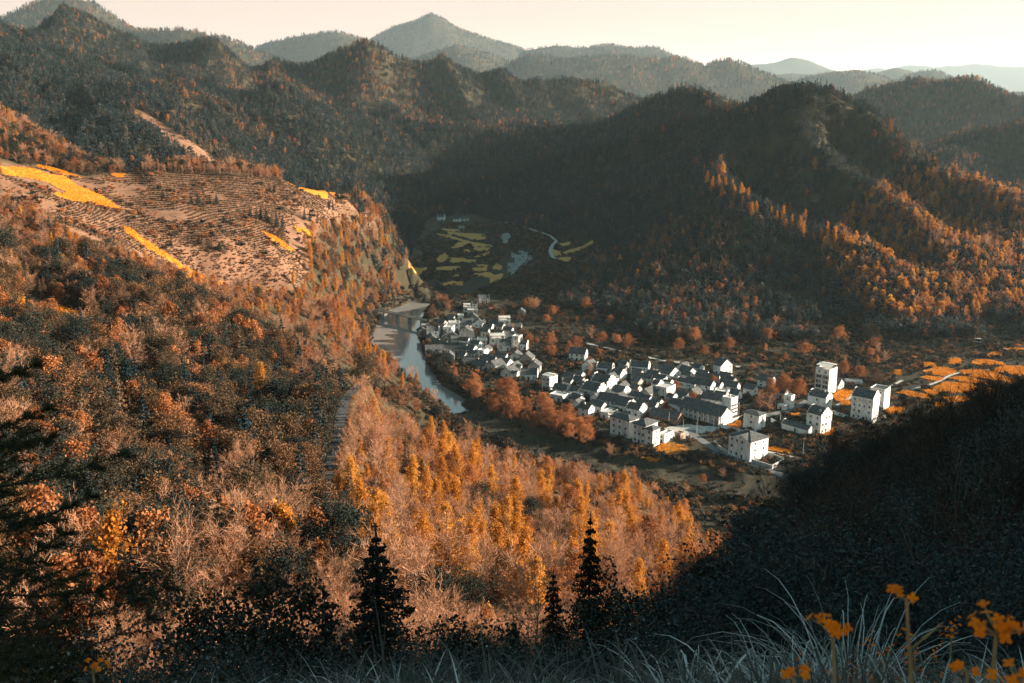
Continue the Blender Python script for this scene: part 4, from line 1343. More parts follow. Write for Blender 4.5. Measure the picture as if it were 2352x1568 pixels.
HT = [
 # upper end of the village by the pond: fronts look towards the viewer
 (1,750,640,6.5,8,3.8,12,'gy','stone',(1,2,0),'farmhouse','small stone farmhouse with gable front below the stepped white house'),
 (1,757,608,8,7,7.6,8,'mx','white',(2,2,0),'white_house','tall white house with stepped gables at the edge of the pond'),
 (1,770,772,10.5,7,3.8,8,'gx','old',(1,3,0),'farmhouse','long low house with two tiny windows closest to the water'),
 (1,640,592,6,6,3.6,14,'gy','stone',(1,1,0),'stone_shed','low rubble stone shed with pale gable edge by the pond'),
 (1,672,482,5,5,3.2,10,'flat','conc',(1,1,0),'concrete_shed','small shed with pale flat roof near the bridge end'),
 (1,922,560,6,7,6.8,-12,'flat','white',(2,2,1),'white_house','two storey flat roofed white house beside the stepped pond house'),
 (1,1000,512,7.5,7,7.0,6,'flat','white',(2,2,1),'white_house','white two storey block with concrete roof above the pond houses'),
 (1,905,622,4,5,2.8,10,'gy','old',(1,1,0),'stone_shed','tiny gabled shed squeezed between two pond side houses'),
 (1,1000,628,6,6,3.6,12,'gy','stone',(1,1,0),'farmhouse','stone farmhouse with pointed pale gable in the upper village'),
 (1,1140,642,9.5,8,4.8,6,'gx','old',(1,4,0),'farmhouse','wide stained house with broad dark roof in the upper village'),
 (1,1222,672,4,5,4.2,4,'flat','old',(1,1,0),'stone_shed','narrow stained block between two wider houses'),
 (1,1312,690,6,7,5.8,2,'flat','old',(2,2,0),'farmhouse','stained grey block with flat roof in the upper village'),
 (1,1482,680,9.5,8,5.8,4,'canopy','white',(2,3,0),'white_house','cream house under a pitched tin canopy in the upper village'),
 (1,1118,474,9,6,3.0,6,'gx','old',(1,3,0),'farmhouse','low dark roofed farmhouse behind the white concrete block'),
 (1,1215,418,7,7,4.6,8,'gy','stone',(1,1,0),'farmhouse','stone house with arched gable edge on the upper lane'),
 (1,1070,392,4,5,4.4,6,'flat','white',(1,1,0),'white_house','small bright white cube on the upper lane'),
 (1,1205,345,7,6,5.6,6,'flat','old',(2,2,0),'farmhouse','stained flat roofed house under the highest village houses'),
 (1,1140,298,5,5,4.6,4,'canopy','white',(1,2,0),'white_house','white house with open tin roofed terrace at the village top'),
 (1,1226,268,4.2,5,5.4,4,'mx','white',(2,1,0),'white_house','narrow stepped gable house at the village top'),
 (1,1335,192,8,6,4.4,8,'mx','white',(1,2,0),'white_house','topmost white house with stepped gables under the dark hill'),
 (1,1565,475,8,7,6.4,6,'canopy','white',(2,2,0),'white_house','big white house with open roof terrace against the dark trees'),
 (1,1432,474,5,6,3.6,4,'gx','white',(1,2,0),'white_house','low white annex beside the house with open roof terrace'),
 (1,1690,500,7,6,3.2,-8,'gx','stone',(1,2,0),'farmhouse','dim grey farmhouse half hidden under the hillside trees'),
 (1,1745,330,6,6,3.0,-6,'gy','stone',(1,1,0),'farmhouse','dim gabled farmhouse high under the wooded slope'),
 (1,1722,722,5,7,9.2,-22,'flat','old',(3,1,2),'stone_tower_house','tall narrow three storey stone house beside an orange tree'),
 (1,1562,735,9,8,4.6,2,'mx','old',(1,2,0),'old_house','old stained house with many small stepped gables'),
 (1,1000,762,14,7,4.0,-14,'gx','old',(1,6,0),'long_house','long dark roofed house running down towards the pond bank'),
 (1,940,838,6,5,3.4,-4,'gy','stone',(1,1,0),'farmhouse','low stone house with pale gable among pinkish shrubs'),
 (1,1205,780,5,6,4.2,-28,'gx','white',(1,2,0),'white_house','white gabled house attached to a taller flat roofed block'),
 (1,1330,822,4.5,5,6.0,-28,'flat','white',(2,1,1),'white_house','bright two storey white cube in the middle of the upper village'),
 (1,1180,900,8.5,6,3.0,-8,'gx','white',(1,3,0),'farmhouse','low white house with wide roof above the russet grove'),
 (1,1460,965,7,8,4.0,-42,'gy','old',(1,1,0),'old_house','old house with long sloping roof beside the russet grove'),
 (1,1330,945,8,6,3.2,-30,'gx','old',(1,2,0),'old_house','dark roofed old house at the grove edge'),
 (1,1390,880,6,6,3.2,-30,'gx','old',(1,2,0),'old_house','small dark roofed house behind the grove edge'),
 (1,1560,862,7,6,3.2,-30,'gx','old',(1,2,0),'old_house','dark roofed house between the two village quarters'),
 (1,1680,840,6,6,3.8,-14,'gy','old',(1,1,0),'old_house','grey gable fronted house below the tall stone house'),
 (1,1800,872,8,7,3.8,-14,'gy','stone',(1,2,0),'farmhouse','broad stone gabled house below the tall stone house'),
 (1,1890,985,7,7,5.6,-10,'gy','stone',(2,1,0),'farmhouse','tall rubble stone gable at the corner of the lane'),
 (1,1590,925,6,6,3.4,-36,'gx','white',(1,1,0),'white_house','small white walled house with dark roof near the grove'),
 (1,1700,970,6,6,3.6,-30,'gy','old',(1,1,0),'old_house','old gabled house hemmed in by four roofs'),
 (1,1645,1042,8,7,3.8,-36,'gy','white',(1,1,0),'white_house','bright white gabled house overlooking the russet grove'),
 (1,1830,1062,10,7,4.0,-6,'mx','white',(1,3,0),'white_house','white house with stepped wall directly above the russet grove'),
 (1,2070,1176,5.5,6.5,8.4,-40,'canopy','white',(3,2,2),'white_house','three storey white house with pale roof canopy by the grove',{'ch':1.3}),
 (1,2245,1218,7.5,5,3.0,-30,'gx','white',(1,2,0),'white_house','low white house beside the canopy roofed three storey house'),
 (1,2290,1312,8,6,3.8,-36,'flat','white',(1,2,1),'white_house','white flat roofed house with raised corners over the grove'),
 # central and lower village: fronts look to the lower left
 (2,460,752,6,5,4.2,-40,'gx','old',(1,2,0),'old_house','old house with white gable end on the narrow lane'),
 (2,505,462,10,7,6.0,-18,'gx','white',(2,3,1),'white_house','two storey white house on its own under the orange roadside trees'),
 (2,590,590,7,6,5.2,-38,'gy','white',(2,1,1),'white_house','white gabled house stacked behind the stepped hall'),
 (2,800,602,9.5,6,4.0,-20,'mx','white',(1,3,0),'white_house','white house with curved gable end facing the road'),
 (2,645,893,10.5,8.5,5.6,-39,'mx','old',(1,1,0),'ancestral_hall','front part of the old hall with stepped white side walls'),
 (2,755,838,10.5,8.5,8.0,-39,'mx','white',(1,0,0),'ancestral_hall','tall rear part of the old hall with great stepped gables'),
 (2,905,694,7,6,5.0,-38,'mx','white',(1,2,0),'white_house','white house with rounded end wall behind the old hall'),
 (2,1215,614,11,6.5,5.6,-17,'mx','white',(2,3,0),'white_house','two storey white house with swept gable below the long lane'),
 (2,1125,702,6,5,4.0,-38,'gx','old',(1,2,0),'old_house','small old house tucked below the swept gable house'),
 (2,1455,668,8.5,9,4.2,-52,'gx','white',(1,2,1),'white_house','white house with big blank gable and dark porch roof'),
 (2,1690,655,8,6.5,4.4,-52,'gx','white',(1,2,1),'white_house','white gabled house with a water tank on its ridge'),
 (2,1790,592,5,5,3.8,-45,'gx','white',(1,1,1),'white_house','small white gable behind the water tank house'),
 (2,1860,645,6,4.5,2.8,-25,'gx','white',(1,3,0),'white_house','low white outbuilding with a row of dark openings'),
 (2,2032,622,6,9,7.4,-55,'gx','white',(2,1,3),'villa','tall villa with arched window and steep gables at the back'),
 (2,2005,725,13,6,3.8,-20,'gx','white',(1,2,1),'long_house','long low white house in front of the steep gabled villa'),
 (2,1740,780,7,6.5,4.2,-45,'gx','white',(1,1,1),'white_house','pale house with blank wall left of the square white house'),
 (2,1915,842,9,6,6.6,-38,'gx','white',(2,2,1),'white_house','square white two storey house with two large dark windows'),
 (2,1415,893,7,9,7.6,-38,'flat','old',(2,2,1),'old_house','tall stained wall house with railed roof in the village centre'),
 (2,1238,912,6,8,5.6,-38,'gy','stone',(2,1,0),'farmhouse','stone gabled house standing alone in the village centre'),
 (2,1745,922,6,6,5.6,-40,'gy','stone',(2,1,1),'farmhouse','stone gabled house behind the long colonnade'),
 (2,1660,815,9,4,2.8,-22,'flat','conc',(1,2,0),'concrete_shed','pale roofed long shed in the village centre',{'rm':M_tin}),
 (2,1642,935,7,6,4.0,-42,'gx','old',(1,1,0),'old_house','old house with sagging roof behind the colonnade'),
 (2,930,884,7.5,7,4.0,-40,'mx','old',(1,2,0),'old_house','old house with warm stained stepped end wall'),
 (2,1085,842,5,5,4.0,-42,'gx','old',(1,1,0),'old_house','small gabled house right behind the warm stained wall'),
 (2,870,1014,10.5,7,5.8,-32,'gx','white',(2,4,1),'white_house','white two storey house with central door and four upper windows'),
 (2,1000,1044,8.5,9,4.8,-36,'gx','white',(1,3,0),'white_house','white house under the longest ridge of the lower village'),
 (2,1118,1096,8,6.5,4.8,-38,'mx','white',(1,2,0),'white_house','white house with swept stepped end behind the three storey pair'),
 (2,1262,1044,11,6.5,4.0,-36,'gx','white',(1,3,1),'long_house','long roofed house with white end wall near the square'),
 (2,545,1092,6.5,5,5.6,-40,'gx','white',(2,1,1),'white_house','white house with round water drum at the grove corner'),
 (2,690,1052,7.5,5,4.8,-40,'gx','old',(1,2,0),'old_house','old house with long stained side wall by the grove corner'),
 (2,360,918,8,6.5,3.8,-38,'flat','white',(1,2,1),'white_house','white flat roofed house with terrace above the grove end'),
 (2,765,1118,5,8,3.8,-42,'flat','white',(1,1,2),'white_house','low white terrace house behind the three storey house'),
 (2,1002,1330,13,8,9.6,-46,'hip','white',(3,3,0),'three_storey_house','three storey white house with hipped roof closest to the grove',{'rise':2.0}),
 (2,1185,1402,8,11,10.2,-42,'hip','white',(3,3,1),'three_storey_house','three storey white house with twin hipped roofs by the square',{'rise':2.2}),
 (2,1400,1386,3.2,7,5.0,-42,'flat','white',(2,1,2),'white_annex','small white two storey annex beside the twin hipped roofs'),
 (2,2036,1190,25,9,6.6,-46,'gx','old',(2,9,0),'granary_hall','long two storey hall with a row of tall white columns',{'cols':9,'gm':'brick'}),
 (2,1560,1032,6,5,5.0,-40,'gx','white',(2,1,1),'white_house','white house at the end of the columned hall'),
 (2,1542,1176,15,7,3.6,-34,'gx','brick',(1,5,1),'long_house','long low reddish brick house beside the square'),
 (2,2142,1122,6,6.5,12.0,-46,'flat','white',(4,0,2),'four_storey_house','narrow four storey white house with scaffolding on its side'),
 (2,2048,986,12,6,4.8,-36,'gx','white',(1,4,0),'white_house','white front with dark roof between narrow tower and stone gable'),
 (2,2095,876,7,5,3.8,-30,'flat','white',(1,2,0),'white_house','white shed with tin roof behind the narrow four storey house',{'rm':M_tin}),
 (2,2205,815,8,6,3.8,-34,'gx','old',(1,2,0),'old_house','dark roofed house in the shade of the tall bare trees'),
 (2,1580,1342,3,3,3.2,-44,'flat','brick',(1,1,1),'pump_hut','tiny brick hut with flat roof at the square'),
 # modern houses on the right
 (3,497,1062,9.5,6.5,9.2,-46,'hip','white',(3,1,1),'three_storey_house','white house with low dark roof behind the walled flower plot',{'rise':1.4}),
 (3,402,1396,14,13,10.2,-54,'hip','white',(3,4,2),'three_storey_house','large three storey white house with hipped roof and front gable',{'rise':3.2,'dorm':1}),
 (3,1195,1092,9,9,10.4,-52,'mx','white',(3,2,3),'three_storey_house','tall white house with stepped grey side wall beside flower field',{'steps':4}),
 (3,1062,1106,15,4,3.4,-50,'mx','white',(1,3,0),'white_annex','low white annex with stair stepped wall and three windows'),
 (3,1252,812,10,6,7.6,-46,'mx','white',(2,1,1),'white_house','white house with roof terrace in front of the tall open block'),
 (3,1282,642,9,10,15.0,-44,'canopy','white',(5,2,0),'five_storey_block','tallest white block with wide dark openings and blank bright side',{'ch':2.4}),
 (3,1772,946,12,9.5,13.0,-40,'mx','white',(4,4,2),'four_storey_house','four storey white house with slate roof and rows of windows',{'steps':4}),
 (3,1902,816,8.5,9.5,11.5,-40,'flat','white',(4,2,1),'four_storey_house','white block with dark flat roof behind the four storey house',{'rm':M_coping}),
 (3,1392,592,5,8,3.6,-40,'gx','conc',(1,1,2),'concrete_shed','low grey shed beside the tallest white block'),
 (3,1668,545,9,4.5,2.8,-14,'flat','conc',(1,3,0),'concrete_shed','low grey shed under the dark spreading tree',{'rm':M_tin}),
 (3,860,798,4,3.5,8.0,-44,'flat','white',(2,1,0),'white_tower','narrow pale tower beside the grey lane among tall trees'),
 (3,440,650,6,5,4.4,-40,'gx','white',(1,1,1),'white_house','white gable glimpsed behind the tall bare trees'),
 (3,640,565,8,6,5.0,-36,'gx','white',(2,2,1),'white_house','white house half hidden behind the big russet trees'),
 (3,790,690,8,5,4.2,-36,'gx','old',(1,2,0),'old_house','old walls under the big russet trees'),
 (4,755,242,9,7,5.0,-10,'mx','white',(1,2,0),'white_house','remote white farmhouse at the far end of the valley fields'),
 (4,905,262,8,7,5.5,-10,'gx','white',(2,2,0),'white_house','remote white house among trees at the head of the valley'),
 (4,985,250,8,6,4.0,-12,'gx','old',(1,2,0),'old_house','dim remote house beside the white one at the valley head'),
 (4,948,325,7,5,3.2,-8,'flat','conc',(1,2,0),'concrete_shed','lone pale shed above the ochre terrace fields'),
 (3,790,815,4,3,2.4,-44,'flat','white',(1,1,0),'white_shed','small white shed at the foot of the bare trees'),
]
recs = []
for s in HT:
    px, py = crop_px(s[0], s[1], s[2])
    q = hit(px, py)
    rot = R(s[6])
    w_, d_ = s[3], s[4]
    if s[5] < 9:
        w_, d_ = w_ * 1.12, d_ * 1.2
        s = s[:5] + (s[5] * 0.88,) + s[6:]
    ex, ey = np.array((math.cos(rot), math.sin(rot))), np.array((-math.sin(rot), math.cos(rot)))
    corner = q[:2] if s[0] != 1 or s[6] < -20 else q[:2] + ex * w_ / 2
    recs.append([s, corner, w_, d_, rot])
def rec_rect(r):
    _, c, w_, d_, rot = r
    ex, ey = np.array((math.cos(rot), math.sin(rot))), np.array((-math.sin(rot), math.cos(rot)))
    m_ = c - ex * w_ / 2 + ey * d_ / 2
    return m_, rect_of(m_[0], m_[1], w_ + 0.1, d_ + 0.1, rot)
for it in range(30):
    clash = 0
    for i in range(len(recs)):
        for j in range(i):
            mi, ri = rec_rect(recs[i])
            mj, rj = rec_rect(recs[j])
            if np.hypot(*(mi - mj)) > 30 or not rects_overlap(ri, rj):
                continue
            clash += 1
            v = (mi - mj) / (np.linalg.norm(mi - mj) + 1e-6)
            recs[i][1] = recs[i][1] + v * 0.14
            recs[j][1] = recs[j][1] - v * 0.14
            a = recs[i] if recs[i][2] * recs[i][3] > 22 and recs[i][0][5] < 9 else recs[j]
            if a[0][5] < 9:
                a[2] *= 0.992
                a[3] *= 0.988
    if not clash:
        break
print('house clashes left', clash, 'rounds', it)
CORE = [[crop_px(1, *q) for q in ((620,560),(900,430),(1300,360),(1700,480),(1900,760),(1960,1000),(1500,1030),(1100,900),(800,780))],
        [crop_px(2, *q) for q in ((200,800),(480,560),(1000,560),(1700,600),(2120,640),(2280,860),(2050,1150),(1400,1060),(760,1120),(500,1080))]]
fr = random.Random(5)
FILLM = [[(960,760,'beside the stepped pond house'),(1020,770,'behind the pond side row'),(1080,740,'on the upper lane'),(1130,790,'in the middle of the upper village'),(1180,830,'below the tall narrow stone house'),(1150,850,'above the russet grove top'),(1200,790,'under the hillside trees')],
         [(1300,880,'above the grove'),(1360,860,'behind the old hall'),(1370,920,'beside the old hall'),(1440,880,'in the upper lane of the lower village'),(1450,940,'in the heart of the lower village'),(1520,890,'round the stained wall house'),(1530,940,'behind the reddish brick house'),(1600,880,'near the water tank house'),(1600,930,'behind the columned hall'),(1660,880,'near the steep gabled villa'),(1680,930,'by the narrow four storey house'),(1400,960,'behind the three storey pair')]]
for zi, (poly_, want) in enumerate(zip(CORE, (26, 40))):
    xs_, ys_ = [q[0] for q in poly_], [q[1] for q in poly_]
    got = tries = 0
    while got < want and tries < 900:
        tries += 1
        q = (fr.uniform(min(xs_), max(xs_)), fr.uniform(min(ys_), max(ys_)))
        if not in_poly(np.array([q[0]]), np.array([q[1]]), poly_)[0]:
            continue
        g_ = hit(*q)
        w_, d_ = fr.uniform(5.0, 8.5), fr.uniform(4.5, 6.5)
        rot_ = R(fr.choice((8, -20, -30)) if zi == 0 else fr.gauss(-40, 5))
        r_ = [None, g_[:2], w_, d_, rot_]
        m0, rc0 = rec_rect(r_)
        if any(np.hypot(*(m0 - rec_rect(o_)[0])) < 18 and rects_overlap(rc0, rec_rect(o_)[1]) for o_ in recs):
            continue
        wl_, rf_ = fr.choice(('white', 'old', 'old', 'stone', 'white')), fr.choice(('gx', 'gx', 'gx', 'gy', 'mx'))
        lb_ = {'white': 'small white', 'old': 'small stained', 'stone': 'small stone'}[wl_] + {'gx': ' long eaved house ', 'gy': ' gable fronted house ', 'mx': ' stepped gable house '}[rf_] + min(FILLM[zi], key=lambda m_: (m_[0] - q[0]) ** 2 + (m_[1] - q[1]) ** 2)[2]
        r_[0] = (2, fr.uniform(0, 999), fr.uniform(0, 999), w_, d_, fr.uniform(2.8, 4.6), math.degrees(rot_), rf_, wl_, (1, fr.choice((1, 2, 3)), fr.choice((0, 1))), 'village_house', lb_)
        recs.append(r_)
        got += 1
    print('fill', zi, got)
BUILT = {}
for r in recs:
    s = list(r[0])
    mid_, _ = rec_rect(r)
    s[3], s[4] = r[2], r[3]
    zc = min(float(ground(*c)) for c in rect_of(mid_[0], mid_[1], s[3], s[4], r[4]))
    BUILT[s[11] if s[11] not in BUILT else s[11] + str(len(BUILT))] = (house(tuple(s), (mid_[0], mid_[1], max(zc, -0.5))), s)

# extra parts that single houses carry
def house_by(word):
    for k, v in BUILT.items():
        if word in k:
            return v
o, s = house_by('row of tall white columns')
for k in range(9):
    x = -s[3] / 2 + 0.5 + k * (s[3] - 1) / 8
    link('column', box_mesh('column', [(x - 0.22, x + 0.22, -s[4] / 2 - 1.5, -s[4] / 2 - 1.06, -1.0, s[5] - 0.3)]), M_white, o)
link('veranda_roof', box_mesh('veranda_roof', [(-s[3] / 2, s[3] / 2, -s[4] / 2 - 1.7, -s[4] / 2 - 0.01, s[5] - 0.29, s[5] - 0.12)]), M_tile, o)
o, s = house_by('hipped roof and front gable')
w_, d_, h_ = s[3], s[4], s[5]
yv = -d_ / 2 - 0.75
V = [(-w_ * 0.30, yv, h_ + 0.02), (w_ * 0.46, yv, h_ + 0.02), (w_ * 0.08, yv, h_ + 2.5), (-w_ * 0.30, 0, h_ + 0.02), (w_ * 0.46, 0, h_ + 0.02), (w_ * 0.08, 0, h_ + 2.5)]
link('front_gable', np_mesh('front_gable', V, quads=[(0, 3, 5, 2), (1, 2, 5, 4)], tris=[(0, 1, 2)], mat_idx=[0, 0, 1]), [M_tile, M_white], o)
put_window(o, w_ * 0.08, yv, h_ + 0.95, 1.0, 0.9, 0)
o, s = house_by('twin hipped roofs')
w_, d_, h_ = s[3], s[4], s[5]
bx_, by_ = w_ / 2 + 2.4, -d_ / 2 + 2.2
V, Qd, T = gable_wall(4.6, 6.4, h_ - 1.2, 0, None)
V = [(a + bx_, b_ + by_ + 0.6, c) for a, b_, c in V]
wg = link('wing', np_mesh('wing', V, quads=Qd, tris=None), M_white, o)
V, Qd, T = hip_roof(4.6, 6.4, h_ - 1.19, 1.7)
V = [(a + bx_, b_ + by_ + 0.6, c) for a, b_, c in V]
link('wing_roof', np_mesh('wing_roof', V, quads=Qd, tris=T), M_tile, wg)
for f_ in range(3):
    put_window(o, bx_, by_ - 2.6, 1.6 + f_ * 3.0, 1.2, 1.3, 0)
    put_window(o, bx_ + 2.3, by_ + 0.6, 1.6 + f_ * 3.0, 1.0, 1.3, R(90))
o, s = house_by('tallest white block')
w_, d_, h_ = s[3], s[4], s[5]
for f_ in range(1, 5):
    for c in (-1, 1):
        put_window(o, c * w_ * 0.235, -d_ / 2 - 0.05, f_ * 3.0 - 1.4, w_ * 0.40, 2.0, 0, name='balcony_opening')
    link('balcony', box_mesh('balcony', [(-w_ / 2, w_ / 2, -d_ / 2 - 0.9, -d_ / 2 - 0.13, f_ * 3.0 - 0.25, f_ * 3.0 + 0.0)]), M_conc, o)
o, s = house_by('scaffolding on its side')
w_, d_, h_ = s[3], s[4], s[5]
for k in range(4):
    link('scaffold_pole', box_mesh('scaffold_pole', [(w_ / 2 + 1.6, w_ / 2 + 1.7, -d_ / 2 + 0.6 + k * 1.7, -d_ / 2 + 0.7 + k * 1.7, -1, h_ * 0.8)]), M_frame, o)
    link('scaffold_deck', box_mesh('scaffold_deck', [(w_ / 2 + 0.1, w_ / 2 + 1.59, -d_ / 2 + 0.3, d_ / 2 - 0.3, 2.0 + k * 2.2, 2.08 + k * 2.2)]), M_wood, o)

# yard walls
def yard_wall(label, pts, h=2.0, th=0.3, mat=M_white, cap=True):
    P = [hit(*p) for p in pts]
    root = link('yard_wall', None, loc=tuple(P[0]), label=label, category='wall', group='yard walls of the village')
    for a, c in zip(P[:-1], P[1:]):
        L = float(np.hypot(*(c - a)[:2]))
        an = math.atan2(c[1] - a[1], c[0] - a[0])
        z0 = min(a[2], c[2])
        g = link('wall_panel', box_mesh('wall_panel', [(0, L, -th / 2, th / 2, -1.2, h)]), mat, root, loc=(a[0] - P[0][0], a[1] - P[0][1], z0 - P[0][2]), rotz=an)
        if cap:
            link('coping', box_mesh('coping', [(-0.06, L + 0.06, -th / 2 - 0.1, th / 2 + 0.1, h + 0.003, h + 0.14)]), M_conc, g)
c3 = lambda x, y: crop_px(3, x, y)
c2 = lambda x, y: crop_px(2, x, y)
yard_wall('grey block wall round an empty yard beside the large hipped house', [c3(420, 1400), c3(650, 1476), c3(790, 1392), c3(570, 1312)], 1.9, mat=M_conc)
yard_wall('white wall round the orange flower plot below the columned hall', [c3(330, 1068), c3(85, 1010), c3(140, 968), c3(320, 905)], 1.8)
yard_wall('long white wall leading to the stepped annex', [c3(640, 940), c3(740, 990), c3(840, 1032)], 1.8)
yard_wall('low white wall in front of the four storey white house', [c3(1330, 850), c3(1420, 880), c3(1505, 905)], 1.8)
yard_wall('curved grey wall beside the large hipped house yard', [c3(5, 1190), c3(60, 1250), c3(160, 1305)], 1.6, mat=M_conc)
yard_wall('low stone wall along the drop below the three storey pair', [c2(790, 1290), c2(900, 1340), c2(1020, 1385)], 1.2, mat=M_stone, cap=False)
yard_wall('pale wall in front of the four storey house towards the fields', [c3(1780, 965), c3(1850, 930), c3(1930, 900)], 1.6)

# water tanks on roofs
def tank(house_word, dx, dy, up, label):
    o, s = house_by(house_word)
    c, q = math.cos(o.rotation_euler.z), math.sin(o.rotation_euler.z)
    loc = (o.location.x + c * dx - q * dy, o.location.y + q * dx + c * dy, o.location.z + up)
    t = link('water_tank', None, loc=loc, label=label, category='water tank', group='water tanks on the roofs')
    pr = [(0.0, 0.0), (0.5, 0.0), (0.55, 0.08), (0.55, 1.15), (0.42, 1.32), (0.15, 1.42), (0.0, 1.42)]
    V, F = [], []
    for r_, z_ in pr:
        for k in range(10):
            V.append((r_ * math.cos(k * 0.6283), r_ * math.sin(k * 0.6283), z_ + 0.45))
    for i in range(len(pr) - 1):
        for k in range(10):
            F.append((i * 10 + k, i * 10 + (k + 1) % 10, (i + 1) * 10 + (k + 1) % 10, (i + 1) * 10 + k))
    link('drum', np_mesh('drum', V, quads=F, smooth_shade=True), M_tin, t)
    link('stand', box_mesh('stand', [(sx * 0.35 - 0.05, sx * 0.35 + 0.05, sy * 0.35 - 0.05, sy * 0.35 + 0.05, 0, 0.45) for sx in (-1, 1) for sy in (-1, 1)]), M_frame, t)
tank('water tank on its ridge', 0, 0.0, 6.0, 'silver water tank on the ridge of the white gabled house')
tank('tall villa with arched', 0, 0.0, 9.0, 'silver water tank on top of the steep gabled villa')
tank('narrow four storey white', 0.5, -1.0, 12.2, 'silver water tank on the narrow four storey house')
tank('stepped grey side wall', 2.2, -2.4, 11.5, 'white water tank on the tall house beside the flower field')
tank('white house with roof terrace', 2.6, 0, 8.9, 'white water tank on the house with the roof terrace')
tank('round water drum', 0, -1.6, 6.2, 'pale water drum on the house at the grove corner')
# ------------------------------------------------------------------ flower fields, roads, bridge and small things
def drape(name, poly, mat, cell, lift, rough_z=0.0, kind='structure', seed=0, top=None, **props):
    """a sheet of cells over the ground inside a world polygon"""
    P = np.array([(q[0], q[1]) for q in poly])
    x0, y0 = P.min(0)
    x1, y1 = P.max(0)
    nx, ny = max(2, int((x1 - x0) / cell) + 2), max(2, int((y1 - y0) / cell) + 2)
    X, Y = np.meshgrid(np.linspace(x0, x1, nx), np.linspace(y0, y1, ny))
    rng = np.random.default_rng(seed)
    X = X + rng.uniform(-0.25, 0.25, X.shape) * cell * (rough_z > 0)
    Y = Y + rng.uniform(-0.25, 0.25, X.shape) * cell * (rough_z > 0)
    Z = ground(X, Y) + lift + rng.uniform(0, 1, X.shape) * rough_z
    ii = np.arange(nx * ny).reshape(ny, nx)
    Qd = np.stack([ii[:-1, :-1], ii[:-1, 1:], ii[1:, 1:], ii[1:, :-1]], -1).reshape(-1, 4)
    cx_, cy_ = X.ravel()[Qd].mean(1), Y.ravel()[Qd].mean(1)
    keep = in_poly(cx_, cy_, poly)
    if rough_z > 0:
        keep &= in_poly(cx_ + (fbm(cx_ / 5, cy_ / 5, 3, 2) - 0.5) * 4, cy_ + (fbm(cx_ / 5, cy_ / 5, 8, 2) - 0.5) * 4, poly)
    if not keep.any():
        return None
    Qd = Qd[keep]
    V = np.stack([X, Y, Z], -1).reshape(-1, 3)
    used = np.unique(Qd)
    mp = np.full(len(V), -1)
    mp[used] = np.arange(len(used))
    Vt = V[used]
    Qt = mp[Qd]
    return Vt, Qt
M_flower = leaf_mat('flower_field_bloom', [(0.0, (0.55, 0.17, 0.008)), (1.0, (0.80, 0.33, 0.018))], 0.3, leafvar=0.9)
M_flowerd = leaf_mat('ochre_field_bloom', [(0.0, (0.66, 0.40, 0.13)), (1.0, (0.85, 0.56, 0.21))], 0.3, leafvar=0.9)
M_crop = plain_mat('field_green', (0.075, 0.055, 0.022), (0.40, 0.15, 0.015), 0.9, lo=0.38, hi=0.68, detail=9)
M_cropo = plain_mat('field_full_bloom', (0.22, 0.10, 0.015), (0.60, 0.22, 0.015), 0.9, lo=0.3, hi=0.6, detail=9)
M_cropy = plain_mat('field_ochre', (0.36, 0.20, 0.06), (0.68, 0.40, 0.13), 0.5, lo=0.3, hi=0.6, detail=9)
def field(px_poly, label, crop=0, cell=1.6, dense=1.0, bloom=M_flower, h=0.75, base=M_cropo, group=None, name='flower_field'):
    P = [hit(*crop_px(crop, *q)) for q in px_poly]
    P = [q for q in P if q is not None]
    r_ = drape('x', P, None, cell, 0.12, h * 0.45, seed=len(POLY_KEEP))
    if r_ is None:
        return
    V, Qd = r_
    # flower heads above the green: small faces turned at random
    rng = np.random.default_rng(len(POLY_KEEP) + 5)
    A = np.array([(q[0], q[1]) for q in P])
    area = 0.5 * abs(np.dot(A[:, 0], np.roll(A[:, 1], 1)) - np.dot(A[:, 1], np.roll(A[:, 0], 1)))
    nfl = int(min(9000, area * 7.0 * dense))
    x0, y0 = A.min(0)
    x1, y1 = A.max(0)
    xs, ys = rng.uniform(x0, x1, nfl * 3), rng.uniform(y0, y1, nfl * 3)
    ok = in_poly(xs + (fbm(xs / 5, ys / 5, 3, 2) - 0.5) * 4, ys + (fbm(xs / 5, ys / 5, 8, 2) - 0.5) * 4, P)
    ok &= fbm(xs / 5, ys / 5, 77, 3) + rng.normal(size=len(xs)) * 0.08 > 0.44 - 0.1 * dense
    xs, ys = xs[ok][:nfl], ys[ok][:nfl]
    C = np.stack([xs, ys, ground(xs, ys) + 0.15 + h * rng.uniform(0.35, 1.0, len(xs))], 1)
    lv, lf = leaves(C, 0.55 * max(1.0, (cell / 1.6)), rng, flat=0.6, aspect=0.9)
    c0 = np.array((A[:, 0].mean(), A[:, 1].mean(), float(ground(A[:, 0].mean(), A[:, 1].mean()))))
    VV = np.concatenate([V, lv]) - c0
    FF = np.concatenate([Qd, lf + len(V)])
    me = np_mesh(name, VV, quads=FF, mat_idx=[0] * len(Qd) + [1] * len(lf))
    link(name, me, [base, bloom], loc=tuple(c0), kind='stuff', label=label, category='flower field', group=group)
    POLY_KEEP.append([(q[0], q[1]) for q in P])
G = 'blooming field patches'
field([(0,382),(60,385),(110,400),(150,405),(175,425),(215,440),(250,460),(285,483),(240,475),(205,468),(160,462),(120,447),(145,437),(110,420),(60,408),(0,400)], 'widest orange flower strip running down the tea hill brow', group=G)
field([(75,382),(130,387),(200,410),(178,407),(120,395)], 'thin orange flower strip just behind the widest one', group=G)
field([(282,520),(300,525),(340,555),(400,590),(430,615),(500,640),(470,640),(420,630),(390,602),(330,565),(290,535)], 'narrow orange flower strip slanting through the tea terraces', group=G)
field([(420,632),(480,643),(530,655),(590,665),(640,665),(620,675),(585,682),(540,672),(480,655),(430,642)], 'orange flower strip along the lower edge of the tea terraces', group=G)
